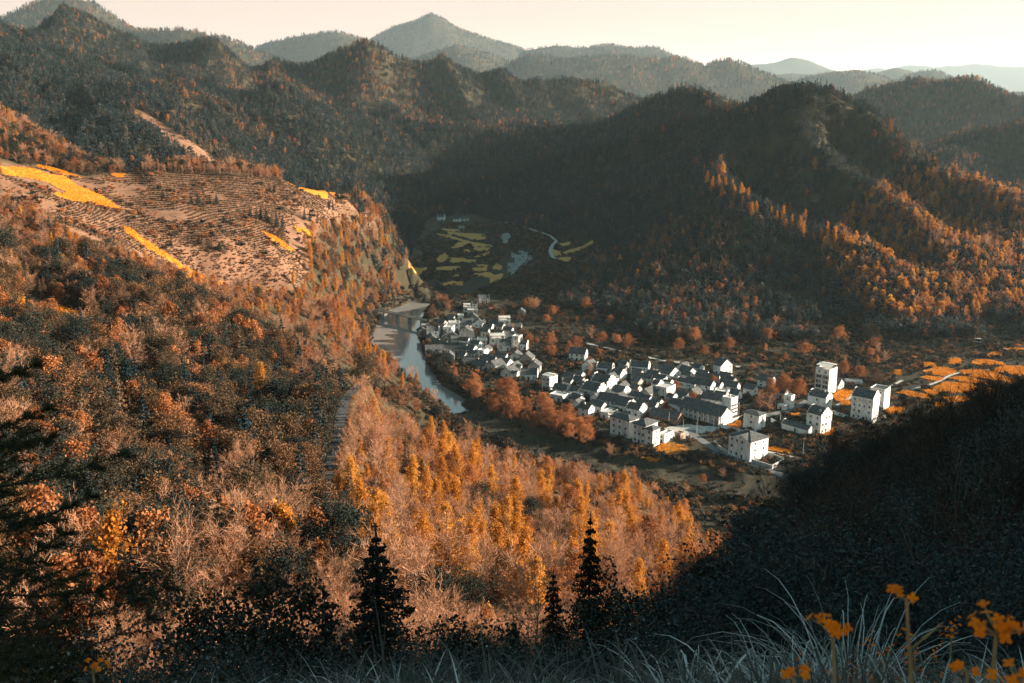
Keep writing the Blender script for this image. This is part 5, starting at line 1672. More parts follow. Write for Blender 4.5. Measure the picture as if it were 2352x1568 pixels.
field([(660,420),(700,432),(750,440),(755,458),(735,455),(700,440)], 'orange flower wedge on the far brow of the tea hill', group=G)
field([(755,440),(830,447),(820,460),(790,455),(762,450)], 'orange flower patch at the end of the tea hill brow', group=G)
field([(675,518),(695,523),(728,543),(705,541),(680,530)], 'small orange flower patch beside the dark tea hill pines', group=G)
field([(600,530),(640,548),(678,576),(662,575),(622,552)], 'slim orange flower strip below the dark tea hill pines', group=G)
field([(258,398),(285,400),(285,408),(260,406)], 'tiny orange flower patch under the bare brow trees', group=G)
field([(60,690),(130,700),(190,720),(200,735),(160,738),(110,715),(70,705)], 'bright orange flower bank above the dark wooded slope', cell=1.0, group=G)
field([(222,735),(245,743),(242,754),(222,748)], 'small orange flower bank between two dark trees', cell=1.0, group=G)
field([(255,745),(295,750),(298,762),(268,764)], 'rounded orange flower bank at the end of the row', cell=1.0, group=G)
V4 = [[(750,325),(880,335),(900,355),(760,350)],[(800,360),(1000,375),(1130,380),(1140,400),(950,400),(820,385)],[(705,375),(800,390),(930,430),(1000,450),(1190,480),(1200,500),(1040,500),(960,460),(860,430),(740,395)],[(960,405),(1130,405),(1170,435),(1060,440)],[(890,460),(980,465),(960,490),(860,510),(830,510)],[(1040,510),(1195,515),(1180,545),(1050,540)],[(945,530),(1010,527),(1000,550),(950,553)],[(1050,598),(1180,555),(1185,580),(1090,602)],[(690,610),(760,560),(800,600),(790,630),(720,660),(680,630)],[(820,610),(960,615),(950,655),(820,660)],[(965,625),(1055,630),(1050,655),(958,652)],[(1065,678),(1195,678),(1190,697),(1070,699)],[(660,717),(740,695),(915,690),(900,715),(850,727),(700,724)],[(420,735),(470,705),(590,705),(600,725),(530,760),(480,757)],[(1030,708),(1170,706),(1150,737),(1040,737)],[(1240,683),(1310,680),(1300,717),(1230,712)],[(1040,765),(1100,760),(1305,763),(1300,790),(1150,787),(1060,787)],[(1210,798),(1300,800),(1260,842),(1200,837)],[(730,867),(830,835),(930,840),(925,877),(770,877)],[(860,775),(910,770),(900,797),(855,797)],[(1800,530),(1880,550),(1880,582),(1820,582)],[(1860,605),(1980,605),(1970,652),(1890,647)],[(1860,470),(1970,450),(1970,480),(1880,497)],[(1900,557),(2000,515),(2100,490),(2190,440),(2180,470),(2080,522),(1960,572)]]
def grow(q, f_):
    cx_, cy_ = sum(p_[0] for p_ in q) / len(q), sum(p_[1] for p_ in q) / len(q)
    return [(cx_ + (p_[0] - cx_) * f_, cy_ + (p_[1] - cy_) * f_) for p_ in q]
for q in V4:
    q = grow(q, 1.12)
    field(q, 'dim ochre terrace field on the shaded floor at the valley head', 4, cell=2.4, dense=0.9, bloom=M_flowerd, base=M_cropy, group='terrace fields at the valley head', name='terrace_field')
V6 = [[(2200,0),(2352,0),(2352,12),(2230,15)],[(2085,50),(2150,25),(2200,35),(2120,65)],[(2000,90),(2080,75),(2200,95),(2210,112),(2080,117),(2010,107)],[(1830,87),(1900,65),(1930,90),(1900,112),(1840,102)],[(1660,107),(1700,90),(1760,100),(1750,127),(1680,132)],[(1680,152),(1760,130),(1890,145),(1880,170),(1800,187),(1690,172)],[(1470,150),(1520,150),(1520,182),(1480,182)],[(2140,150),(2220,120),(2352,125),(2352,190),(2250,177)],[(1930,162),(2000,145),(2130,160),(2250,200),(2340,240),(2300,257),(2150,217),(2000,192)],[(1850,207),(1930,187),(2040,212),(2100,242),(1980,234)],[(1740,267),(1830,232),(1980,242),(2030,267),(2000,292),(1850,302),(1760,292)],[(1480,302),(1560,290),(1690,312),(1720,342),(1650,342),(1550,317)],[(1650,280),(1720,280),(1790,312),(1740,322)],[(1650,197),(1700,187),(1800,202),(1780,222),(1700,217)],[(1800,332),(1950,322),(1990,362),(1850,372)],[(2050,272),(2200,282),(2260,352),(2150,342),(2060,312)],[(1740,372),(1810,372),(1800,402),(1750,397)]]
for q in V6:
    q = grow(q, 1.07)
    field(q, 'bright orange flower plot on the plain beyond the last houses', 6, group='flower plots on the plain beyond the village')
for q, lb in [([(1040,325),(1100,285),(1200,283),(1180,332),(1120,367),(1080,352)], 'orange flower plot at the foot of the tallest white block'),
              ([(1100,372),(1180,347),(1175,392),(1110,387)], 'small orange flower plot below the path by the tallest block'),
              ([(1410,432),(1440,392),(1535,407),(1530,442),(1440,447)], 'square orange flower plot beside the dark roofed white block'),
              ([(925,587),(1000,574),(1040,540),(1080,547),(1055,602),(1020,615),(960,602)], 'orange flower plot under the tall house with stepped wall'),
              ([(348,524),(440,482),(450,547),(400,549)], 'walled orange flower plot beside the low dark roof'),
              ([(590,672),(680,670),(790,692),(785,714),(700,704),(600,690)], 'long orange flower plot behind the empty walled yard'),
              ([(775,447),(830,435),(840,467),(800,464)], 'small orange flower plot above the stepped annex')]:
    field(q, lb, 6, cell=1.2, group=G)
field([(1250,1462),(1400,1392),(1500,1372),(1690,1432),(1640,1502),(1500,1562),(1350,1502)], 'half bloomed orange and green plot below the twin hipped house', 2, cell=1.2, dense=0.55, base=M_crop, group=G)
field([(1130,1550),(1220,1540),(1330,1568),(1320,1590),(1200,1580)], 'small orange plot on the bank below the grove tail', 2, cell=1.2, dense=0.8, group=G)

M_road = plain_mat('pale_concrete_road', (0.30, 0.28, 0.25), (0.46, 0.43, 0.38), 0.4, coord='Object')
M_lane = plain_mat('grey_lane', (0.10, 0.10, 0.10), (0.19, 0.185, 0.175), 0.5, coord='Object')
M_gravel = plain_mat('pale_gravel', (0.14, 0.135, 0.12), (0.27, 0.255, 0.23), 0.15, coord='Object', detail=9)
def road(name, px, hw, mat, crop=0, lift=0.14):
    P = [hit(*crop_px(crop, *q)) for q in px]
    P = [q for q in P if q is not None]
    ROAD_KEEP.append((P, hw + 1.2))
    return ribbon(name, P, hw, mat, lift=lift, step=2.5)
road('road', [(1335,785),(1380,796),(1440,810),(1520,828),(1580,834),(1640,838),(1700,842)], 1.6, M_road)
road('road', [(1235,257),(1380,267),(1520,307),(1650,347),(1770,387),(1840,447),(1800,482),(1780,540),(1800,590),(1845,625)], 2.2, M_road, 4)
road('lane', [(560,885),(750,835),(880,802),(960,762),(1050,705)], 2.0, M_lane, 3)
road('lane', [(1700,1230),(1740,1300),(1900,1400),(2010,1480),(2120,1530)], 2.2, M_lane, 2)
road('lane', [(0,1285),(150,1335),(400,1412),(650,1495),(820,1570)], 2.2, M_lane, 3, lift=0.16)
road('path', [(1590,278),(1700,252),(1780,222),(1850,182),(1950,152),(2100,150),(2300,118)], 1.0, M_road, 6)
road('path', [(1310,330),(1400,285),(1530,215)], 1.0, M_road, 6)
road('path', [(1090,385),(1180,335),(1200,300)], 0.9, M_road, 6)
road('path', [(580,690),(700,710),(840,745)], 0.8, M_road, 6)
road('path', [(1690,482),(1750,490)], 1.0, M_road)
P3 = [at_y(*p) for p in ROADS['valley_road'][0]]
ribbon('valley_road', P3, 1.5, plain_mat('blue_grey_asphalt', (0.035, 0.037, 0.039), (0.075, 0.075, 0.075), 0.6), lift=0.12, step=2.0)
def sheet(name, px, crop, mat, lift=0.10, cell=2.0):
    P = [hit(*crop_px(crop, *q)) for q in px]
    V, Qd = drape(name, P, mat, cell, lift)
    POLY_KEEP.append([(q[0], q[1]) for q in P])
    return link(name, np_mesh(name, V, quads=Qd, smooth_shade=True), mat, kind='structure')
sheet('square', [(1400,1210),(1480,1190),(1680,1170),(1900,1190),(2040,1195),(1990,1240),(1800,1270),(1740,1310),(1640,1330),(1480,1330),(1440,1270)], 2, M_road, cell=1.5)
sheet('gravel_bed', [(1310,372),(1385,365),(1400,420),(1335,500),(1300,400)], 4, M_gravel, cell=4)
sheet('gravel_bed', [(1400,545),(1480,533),(1560,537),(1600,590),(1580,645),(1500,690),(1450,740),(1440,770),(1390,770),(1370,655),(1450,650)], 4, M_gravel, cell=4)
sheet('gravel_bed', [(560,330),(720,265),(790,262),(740,330),(640,352)], 1, M_gravel, cell=2)

# footbridge over the river
a, c = np.array(on_z(866, 711, 1.2)), np.array(on_z(990, 738, 1.2))
L = float(np.hypot(*(c - a)[:2]))
br = link('bridge', None, loc=tuple((a + c) / 2), rotz=math.atan2(c[1] - a[1], c[0] - a[0]), label='long flat concrete bridge with low rails over the river', category='bridge')
link('deck', box_mesh('deck', [(-L / 2, L / 2, -2.0, 2.0, -0.5, 0)]), M_road, br)
for s in (-1, 1):
    link('rail', box_mesh('rail', [(-L / 2, L / 2, s * 1.9 - 0.1, s * 1.9 + 0.1, 0.003, 0.7)]), M_conc, br)
for k in range(4):
    x = -L / 2 + L * (k + 0.7) / 4.4
    link('pier', box_mesh('pier', [(x - 0.6, x + 0.6, -1.7, 1.7, -8.5, -0.503)]), M_conc, br)
ROAD_KEEP.append(([tuple(a), tuple(c)], 3.5))

# poles, graves, boats
def pole(px, h, label):
    q = hit(*px)
    o = link('utility_pole', None, loc=tuple(q), label=label, category='pole', group='utility poles')
    V, F = tubes([((0, 0, -0.4), (0, 0, h), 0.14, 0.09)], 6)
    link('shaft', np_mesh('shaft', V, quads=F), M_conc, o)
    link('crossarm', box_mesh('crossarm', [(-0.9, 0.9, -0.06, 0.06, h - 0.5, h - 0.38)]), M_barkd, o)
pole(c2(1765, 1272), 7.5, 'concrete pole standing alone on the pale square')
pole(c2(1450, 1178), 7.5, 'concrete pole in front of the reddish brick house')
pole(c2(1612, 1260), 7.5, 'concrete pole beside the tiny brick hut')
pole(c3(1000, 1330), 8, 'concrete pole on the dark slope edge below the yard')
pole(c3(745, 960), 6, 'concrete pole behind the long white wall')
pole(c3(690, 790), 7, 'concrete pole under the big russet trees')
def grave(px, label, s=1.0):
    q = hit(*px)
    o = link('tomb', None, loc=tuple(q), rotz=R(-35), label=label, category='tomb', group='white tombs')
    V, F = [], []
    for k in range(13):
        an = math.pi * (k / 12)
        for r_, z_ in ((2.2, -0.3), (2.2, 1.0 + 0.5 * math.sin(an)), (1.75, 1.0 + 0.5 * math.sin(an)), (1.75, -0.3)):
            V.append((s * r_ * math.cos(an), s * r_ * math.sin(an), s * z_))
    for k in range(12):
        for j in range(3):
            F.append((k * 4 + j, k * 4 + 4 + j, k * 4 + 5 + j, k * 4 + 1 + j))
    link('arc_wall', np_mesh('arc_wall', V, quads=np.array(F)[:, ::-1]), M_white, o)
    link('headstone', box_mesh('headstone', [(-0.6 * s, 0.6 * s, 0.9 * s, 1.2 * s, -0.3, 1.5 * s)]), M_white, o)
    link('apron', box_mesh('apron', [(-2.4 * s, 2.4 * s, -2.0 * s, -0.05, -0.3, 0.22)]), M_white, o)
grave(c2(960, 225), 'white horseshoe tomb on the field above the long road', 1.3)
grave((2246, 783), 'white tomb on the scrubby foot of the wooded hill', 1.2)
grave((2305, 806), 'low white tomb above the flower plain', 1.1)
grave((1322, 706), 'small pale tomb in the dark trees behind the village', 1.0)
def boat(px, label, an):
    q = on_z(*px, -5.0)
    o = link('boat', None, loc=q, rotz=an, label=label, category='boat', group='moored boats')
    V, F = [], []
    for k in range(9):
        t = k / 8 * 2 - 1
        hw = 0.62 * (1 - abs(t) ** 2.5) + 0.12
        V += [(t * 3.2, -hw, 0.42 + 0.2 * t * t), (t * 3.2, -hw * 0.7, -0.1), (t * 3.2, hw * 0.7, -0.1), (t * 3.2, hw, 0.42 + 0.2 * t * t)]
    for k in range(8):
        for j in range(3):
            F.append((k * 4 + j, k * 4 + 4 + j, k * 4 + 5 + j, k * 4 + 1 + j))
    F += [(0, 1, 2, 3), (32, 35, 34, 33)]
    link('hull', np_mesh('hull', V, quads=F), M_white, o)
    for x in (-1.1, 1.0):
        link('thwart', box_mesh('thwart', [(x - 0.15, x + 0.15, -0.56, 0.56, 0.30, 0.35)]), M_wood, o)
boat(c1(805, 1080) if 'c1' in globals() else crop_px(1, 805, 1080), 'slim pale boat moored furthest from the bend', R(-12))
boat(crop_px(1, 798, 1108), 'short white boat moored in the shadow of the bank', R(0))
for hx, hy, hw_, hd_, hr_ in HOUSES:
    POLY_KEEP.append([tuple(q) for q in rect_of(hx, hy, hw_ + 2.5, hd_ + 2.5, hr_)])

# tea rows along the contours of the hill
rng = np.random.default_rng(33)
tw = np.array([hit(*q) for q in TEA_PX])
x0, y0 = tw[:, 0].min(), tw[:, 1].min()
x1, y1 = tw[:, 0].max(), tw[:, 1].max()
nT = 64000
x, y = rng.uniform(x0, x1, nT), rng.uniform(y0, y1, nT)
z = ground(x, y)
px, py = to_px(x, y, z)
ok = in_poly(px, py, TEA_PX) & (np.hypot(x, y) < 950)
x, y, z = x[ok], y[ok], z[ok]
e = 1.5
for _ in range(3):
    gx_, gy_ = (ground(x + e, y) - ground(x - e, y)) / (2 * e), (ground(x, y + e) - ground(x, y - e)) / (2 * e)
    g2 = gx_ ** 2 + gy_ ** 2 + 1e-4
    dzc = np.round(ground(x, y) / 0.95) * 0.95 - ground(x, y)
    st = np.clip(dzc / g2, -8, 8)
    x, y = x + gx_ * st, y + gy_ * st
ok = keep_mask(x, y) & (g2 > 0.004)
gap = fbm(x / 45, y / 45, 61, 3)
ok &= gap < 0.64
x, y = x[ok], y[ok]
print('tea', len(x))
scatter('tea_rows', np.stack([x, y, ground(x, y) - 0.05], 1), np.full(len(x), FK['tea']), rng.uniform(0.8, 1.35, len(x)), 'brown tea bushes in contour rows over the sunny hillside', 'tea rows')

# weeds and low scrub among the rows and on the bare clearings
x, y = [], []
for pp, nn_ in ((TEA_PX, 5200), (clear_px[0], 900), (clear_px[1], 500)):
    w3 = [hit(*q) for q in pp]
    w3 = np.array([q for q in w3 if q is not None])
    a0, b0 = w3[:, :2].min(0)
    a1, b1 = w3[:, :2].max(0)
    xx, yy = rng.uniform(a0, a1, nn_ * 3), rng.uniform(b0, b1, nn_ * 3)
    u, v = to_px(xx, yy, ground(xx, yy))
    ok = in_poly(u, v, pp) & (np.hypot(xx, yy) < 1500) & keep_mask(xx, yy) & (fbm(xx / 28, yy / 28, 13, 3) + rng.normal(size=len(xx)) * 0.12 > 0.52)
    x.append(xx[ok][:nn_])
    y.append(yy[ok][:nn_])
x, y = np.concatenate(x), np.concatenate(y)
scatter('hill_scrub', np.stack([x, y, ground(x, y) - 0.08], 1), choose(rng, len(x), {'tuft': 5, 'shr': 1.2, 'shre': 1.0}), rng.uniform(0.35, 0.95, len(x)), 'dry brown scrub dotted over the tea hill and bare clearings', 'scrub')
# ------------------------------------------------------------------ woods by slope
def zone(pp, rmin=0, rmax=1e9, inv=False):
    def f(x, y, z, px, py):
        r = np.hypot(x, y)
        m = in_poly(px, py, pp) & (r > rmin) & (r < rmax)
        return ~m if inv else m
    return f
FLANKR = [(1880,600),(1960,480),(2080,400),(2352,400),(2352,760),(2050,770),(1950,700)]
wood('forest', 640, 1150, 1 / 22, {'gol': 2.6, 'rus': 3, 'bar': 3.0, 'evg': 1.5}, 0.8, 1.3, 'tan and gold mixed wood on the sunny right hill flank', zmin=6, a0=14, seed=15, extra=zone(FLANKR))
PONDSIDE = [(860,590),(1260,560),(1420,620),(1250,700),(1000,700),(900,690)]
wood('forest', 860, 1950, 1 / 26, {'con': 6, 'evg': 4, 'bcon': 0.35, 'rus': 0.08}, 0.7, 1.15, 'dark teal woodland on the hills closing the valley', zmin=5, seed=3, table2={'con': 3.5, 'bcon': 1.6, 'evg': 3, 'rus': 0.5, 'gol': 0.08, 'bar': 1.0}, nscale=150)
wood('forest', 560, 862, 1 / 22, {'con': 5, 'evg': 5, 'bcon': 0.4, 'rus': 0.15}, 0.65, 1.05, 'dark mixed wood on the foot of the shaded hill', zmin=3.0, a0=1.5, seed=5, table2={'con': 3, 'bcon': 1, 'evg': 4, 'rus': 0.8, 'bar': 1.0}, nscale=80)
wood('forest', 395, 862, 1 / 20, {'evmid': 4, 'rumid': 2, 'bcmid': 1.5, 'comid': 1, 'bamid': 1.5}, 0.55, 0.95, 'brown mixed wood below the tea terraces', zmin=2.0, a1=1.5, seed=6, table2={'bamid': 3, 'rumid': 3, 'gomid': 1.2, 'rshr': 2}, nscale=60)
AUT = [(740,1180),(790,930),(880,870),(1010,960),(1250,1060),(1480,1130),(1640,1170),(1640,1400),(1300,1500),(860,1500)]
wood('thicket', 110, 470, 1 / 30, {'evmid': 7, 'bcmid': 0.7, 'comid': 2.4, 'rumid': 0.9}, 0.8, 1.5, 'dense brown evergreen wood on the slope left of the road', zmin=1.0, a1=4, seed=7, extra=zone(AUT, inv=True), table2={'evmid': 4, 'rumid': 2.2, 'bcmid': 1.5, 'bamid': 1.2, 'gomid': 0.2}, nscale=38, margin=9)
wood('thicket', 110, 470, 1 / 9, {'bamid': 3, 'rumid': 1.6, 'rshr': 3, 'gomid': 0.5, 'thick': 2}, 0.28, 0.6, 'tan and rust undergrowth filling the autumn slope above the river', zmin=1.0, seed=8, extra=zone(AUT), table2={'bamid': 2, 'rumid': 2, 'gomid': 1.2, 'rshr': 2, 'evmid': 0.7}, nscale=30, margin=9)
wood('thicket', 45, 150, 1 / 2.6, {'thick': 6, 'rshr': 1.2, 'bamid': 0.1}, 0.6, 1.15, 'pale rust thicket of fine twigs on the sunny slope', zmin=1.0, a0=-24, a1=4, seed=9, margin=5, cat='thicket')
DARK_TOP = [(0,1400),(300,1400),(450,1370),(700,1420),(800,1440),(1000,1440),(1300,1410),(1480,1340),(1580,1200),(1650,1160),(1780,1115),(1880,1030),(2000,960),(2100,915),(2250,885),(2352,860),(2600,820)]
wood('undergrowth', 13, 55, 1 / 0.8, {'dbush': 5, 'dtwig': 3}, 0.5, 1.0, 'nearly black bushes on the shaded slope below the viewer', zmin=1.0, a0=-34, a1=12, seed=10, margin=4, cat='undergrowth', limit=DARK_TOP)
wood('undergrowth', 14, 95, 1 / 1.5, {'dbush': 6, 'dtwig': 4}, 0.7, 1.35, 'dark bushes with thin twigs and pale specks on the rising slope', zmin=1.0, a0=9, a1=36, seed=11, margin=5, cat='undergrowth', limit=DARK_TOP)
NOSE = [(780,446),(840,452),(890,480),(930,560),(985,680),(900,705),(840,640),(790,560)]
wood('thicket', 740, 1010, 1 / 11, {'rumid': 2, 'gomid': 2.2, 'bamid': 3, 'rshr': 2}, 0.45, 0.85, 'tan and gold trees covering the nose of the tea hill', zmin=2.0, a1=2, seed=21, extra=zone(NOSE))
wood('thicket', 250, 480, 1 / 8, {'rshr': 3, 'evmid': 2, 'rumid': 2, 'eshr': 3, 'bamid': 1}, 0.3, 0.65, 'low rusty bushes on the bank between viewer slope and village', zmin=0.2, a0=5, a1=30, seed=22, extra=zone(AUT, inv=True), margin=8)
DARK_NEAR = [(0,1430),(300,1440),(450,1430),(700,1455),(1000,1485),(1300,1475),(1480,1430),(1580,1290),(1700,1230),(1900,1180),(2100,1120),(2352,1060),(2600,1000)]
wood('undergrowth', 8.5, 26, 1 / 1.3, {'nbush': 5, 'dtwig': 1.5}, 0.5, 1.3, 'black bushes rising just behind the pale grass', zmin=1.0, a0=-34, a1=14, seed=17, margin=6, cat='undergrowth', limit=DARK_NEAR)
# scrub and garden growth on the valley floor
rng = np.random.default_rng(44)
x, y = sector(340, 1500, -14, 31, 1 / 5.5, rng)
z = ground(x, y)
d, _ = poly_dist(x, y, RIVER)
nn = fbm(x / 40, y / 40, 90, 3)
ok = (z < 9) & (z > -4) & keep_mask(x, y) & (hidden_by(x, y, z + 5) < 5) & ((nn > 0.47) | (rng.uniform(size=len(x)) < 0.3)) & (d > 15)
x, y, z, nn, d = x[ok], y[ok], z[ok], nn[ok], d[ok]
k = choose(rng, len(x), {'tuft': 3.4, 'shre': 6, 'shr': 0.25})
scatter('scrub', np.stack([x, y, z - 0.1], 1), k, rng.uniform(0.3, 0.95, len(x)), 'dark scrub, gardens and weeds over the valley floor', 'scrub')
# overgrown river bed and banks
x, y = sector(420, 900, -12, 14, 1 / 5, rng)
z = ground(x, y)
d, _ = poly_dist(x, y, RIVER)
px, py = to_px(x, y, z)
bank = (d > 13.5) & (d < 30) & (z > -4.6)
bed = (d < 14) & (z > -4.6)
ok = (bank | (bed & (rng.uniform(size=len(x)) < 0.55))) & keep_mask(x, y) & (hidden_by(x, y, z + 5) < 5)
x, y, z, d = x[ok], y[ok], z[ok], d[ok]
k = np.where(d < 14, choose(rng, len(x), {'tuft': 2, 'shre': 1}), choose(rng, len(x), {'shre': 5, 'shr': 0.5}))
scatter('bank_growth', np.stack([x, y, z - 0.1], 1), k, rng.uniform(0.35, 0.75, len(x)) * np.where(d < 14, 0.6, 1.0), 'dark bushes crowding the river banks and overgrown bed', 'bank growth')

# ------------------------------------------------------------------ trees one can pick out
KIND = {}
def kind(key, mw, mc, maker):
    wv_, cv_ = maker
    KIND.setdefault(key, []).append((np_mesh('trunk', *[wv_[0]], quads=wv_[1]), np_mesh('crown', *[cv_[0]], quads=cv_[1])))
    KIND[key][-1][0].materials.append(mw)
    KIND[key][-1][1].materials.append(mc)
for s in range(4):
    kind('gold', M_bark, M_gold, broadleaf(400 + s, 12 + s, 0.18, 2.6, tall if s % 2 else oval, 22, 0.75, 3200, 0.30, 0.95, sub=3))
for s in range(3):
    kind('russet', M_bark, M_russet, broadleaf(410 + s, 9 + s, 0.2, 3.2, oval, 20, 0.55, 2800, 0.32, 1.05, sub=3))
for s in range(4):
    kind('bare', M_bark, M_tan, bare_tree(420 + s, 9 + s, 24, 0.40, 2400, 0.85, 0.020))
for s in range(3):
    kind('evergreen', M_barkd, M_everg, broadleaf(430 + s, 9 + s, 0.12, 4.2, dome, 24, 0.35, 7500, 0.23, 1.25, sub=3))
for s in range(3):
    kind('pine', M_barkd, M_needle, conifer(440 + s, 11 + s, 2.2, whorls=22, per=7, n_need=20, nsize=0.42))
for s in range(2):
    kind('brownpine', M_bark, M_brown, conifer(450 + s, 10 + s, 1.9, whorls=20, per=6, n_need=18, nsize=0.40))
for s in range(3):
    kind('grove', M_bark, M_russet, broadleaf(460 + s, 11 + s, 0.28, 5.4, dome, 24, 0.5, 4200, 0.42, 1.5, sub=3))
NAMES = {'gold': 'golden_tree', 'russet': 'russet_tree', 'bare': 'bare_tree', 'evergreen': 'evergreen_tree', 'pine': 'pine_tree', 'brownpine': 'brown_conifer', 'grove': 'spreading_tree'}
trng = random.Random(99)
PLACED = []
def tree(key, q, scale, label, group=None, var=None, wide=1.0):
    tm, cm = KIND[key][var if var is not None else trng.randrange(len(KIND[key]))]
    o = link(NAMES[key], None, loc=(q[0], q[1], q[2] - 0.15), rotz=trng.uniform(0, 6.28), label=label, category='tree', group=group)
    o.scale = (scale * wide, scale * wide, scale)
    for nm, me in (('trunk', tm), ('crown', cm)):
        c = bpy.data.objects.new(nm, me)
        COL.objects.link(c)
        c.parent = o
    PLACED.append((q[0], q[1]))
    return o
SIZE = ('slim low', 'middling', 'tall full')
def where(px, py, marks):
    b = min(marks, key=lambda m_: (px - m_[0]) ** 2 + (py - m_[1]) ** 2)
    return b[2]
def plant_zone(pp, n, table, smin, smax, labels, group, marks, gap=2.6, rmin=0, rmax=1e9, seed=1):
    rr = random.Random(seed)
    xs, ys = [p_[0] for p_ in pp], [p_[1] for p_ in pp]
    keys = list(table)
    cnt = tries = 0
    while cnt < n and tries < n * 12:
        tries += 1
        px, py = rr.uniform(min(xs), max(xs)), rr.uniform(min(ys), max(ys))
        if not in_poly(np.array([px]), np.array([py]), pp)[0]:
            continue
        q = hit(px, py)
        if q is None or not rmin < np.hypot(q[0], q[1]) < rmax:
            continue
        if not keep_mask(np.array([q[0]]), np.array([q[1]]), 0.6)[0]:
            continue
        if float(poly_dist(np.array([q[0]]), np.array([q[1]]), RIVER)[0][0]) < 22 and marks[0][0] > 600 and 'flank of the tea' in group:
            continue
        if any((q[0] - a_) ** 2 + (q[1] - b_) ** 2 < gap * gap for a_, b_ in PLACED):
            continue
        k_ = rr.choices(keys, [table[t] for t in keys])[0]
        sc_ = rr.uniform(smin, smax)
        si_ = min(2, int(3 * (sc_ - smin) / (smax - smin + 1e-9)))
        tree(k_, q, sc_, SIZE[si_] + ' ' + labels[k_] + ' ' + where(px, py, marks), group)
        cnt += 1
AUT_L = {'gold': 'golden tree', 'russet': 'rust tree', 'bare': 'leafless tan tree', 'evergreen': 'dull green tree', 'brownpine': 'feathery brown conifer'}
plant_zone([(770,1180),(800,960),(880,900),(1010,985),(1250,1090),(1480,1160),(1590,1190),(1590,1330),(1350,1450),(1000,1470),(850,1360)], 230, {'gold': 6, 'russet': 3, 'bare': 3.5, 'evergreen': 0.8, 'brownpine': 0.6}, 0.75, 1.25, AUT_L, 'autumn trees on the slope above the river', [(800,1150,'right beside the sunken road'),(850,960,'at the road bend above the autumn slope'),(950,950,'on the autumn slope edge over the pool'),(1000,1060,'in the upper middle of the autumn slope'),(1150,1060,'on the autumn slope edge facing the grove'),(1300,1120,'on the autumn slope edge facing the village'),(1500,1180,'at the far tip of the autumn slope'),(1450,1280,'behind the pointed black conifer'),(1250,1230,'in the lower middle of the autumn slope'),(1100,1180,'in the heart of the autumn slope'),(950,1200,'on the autumn slope above the broad black conifer'),(1050,1350,'at the foot of the autumn slope near the black trees'),(1250,1380,'between the two black conifers'),(880,1320,'directly behind the broad black conifer')], 3.2, 105, 430, 1)
LEFT_L = {'evergreen': 'round brown green tree', 'russet': 'rust tree', 'bare': 'pale leafless tree', 'brownpine': 'feathery brown conifer', 'pine': 'dark conifer', 'gold': 'golden tree'}
plant_zone([(0,790),(300,760),(600,780),(830,830),(850,880),(760,940),(715,1170),(600,1260),(300,1200),(0,1150)], 95, {'evergreen': 4, 'russet': 2, 'bare': 1.6, 'brownpine': 1.6, 'pine': 1.0, 'gold': 0.3}, 0.8, 1.35, LEFT_L, 'trees of the wood beside the sunken road', [(100,820,'under the orange flower bank'),(300,800,'below the rounded flower bank'),(500,820,'in the upper wood below the tea strip'),(700,830,'at the wood edge nearest the bridge'),(820,860,'at the wood corner over the pool'),(120,950,'behind the spruce top'),(330,930,'in the dark heart of the left wood'),(540,950,'in the middle of the left wood'),(700,950,'where the sunken road disappears'),(120,1100,'behind the spruce sprays'),(330,1100,'low in the left wood'),(520,1100,'in the hollow left of the sunken road'),(680,1100,'overhanging the sunken road'),(500,1220,'at the edge of the rust thicket')], 4.0, 110, 560, 2)
FLANK_L = {'gold': 'golden tree', 'russet': 'rust tree', 'bare': 'leafless tree'}
plant_zone([(700,540),(760,510),(860,500),(905,560),(905,650),(870,700),(855,800),(800,800),(700,690)], 105, {'gold': 5, 'russet': 2, 'bare': 1.5}, 0.65, 1.0, FLANK_L, 'trees on the flank of the tea hill', [(720,560,'under the dark tea hill pines'),(800,530,'on the upper flank of the tea hill'),(890,540,'on the nose of the tea hill'),(760,640,'on the middle flank of the tea hill'),(860,630,'on the tea hill flank opposite the terrace fields'),(740,700,'low on the tea hill flank'),(830,710,'on the tea hill flank above the bridge'),(830,780,'on the tea hill flank beside the pool')], 4.0, 450, 900, 3)
HILL_L = {'gold': 'glowing golden tree', 'russet': 'rust tree'}
plant_zone([(1600,390),(1660,400),(1720,450),(1850,520),(1960,570),(1960,610),(1850,560),(1740,510),(1640,460)], 46, {'gold': 5, 'russet': 1}, 0.9, 1.35, HILL_L, 'trees on the sunlit spur', [(1630,410,'at the top of the sunlit spur'),(1680,450,'on the upper sunlit spur'),(1760,495,'on the crest of the sunlit spur'),(1850,540,'halfway down the sunlit spur'),(1940,590,'near the end of the sunlit spur')], 5.0, 700, 1150, 4)
FOOT_L = {'gold': 'golden tree', 'russet': 'rust tree', 'bare': 'pale leafless tree'}
plant_zone([(1900,620),(2100,450),(2352,420),(2352,720),(2200,745),(2050,745),(1980,730)], 85, {'gold': 5, 'russet': 2.5, 'bare': 1.5}, 0.7, 1.15, FOOT_L, 'trees on the flank above the plain', [(2150,470,'high on the right hill shoulder'),(2300,450,'high at the right picture edge'),(2060,560,'in the gully right of the sunlit spur'),(2200,560,'on the middle of the right hill flank'),(2320,560,'on the flank at the right picture edge'),(2020,660,'low on the hill behind the tallest block'),(2130,670,'low on the hill above the cypress'),(2250,680,'low on the hill above the white tombs'),(2330,690,'low at the right edge above the flower plain'),(2100,730,'at the hill foot by the cypress')], 6.0, 600, 1150, 5)
GROVE_L = {'grove': 'spreading russet tree'}
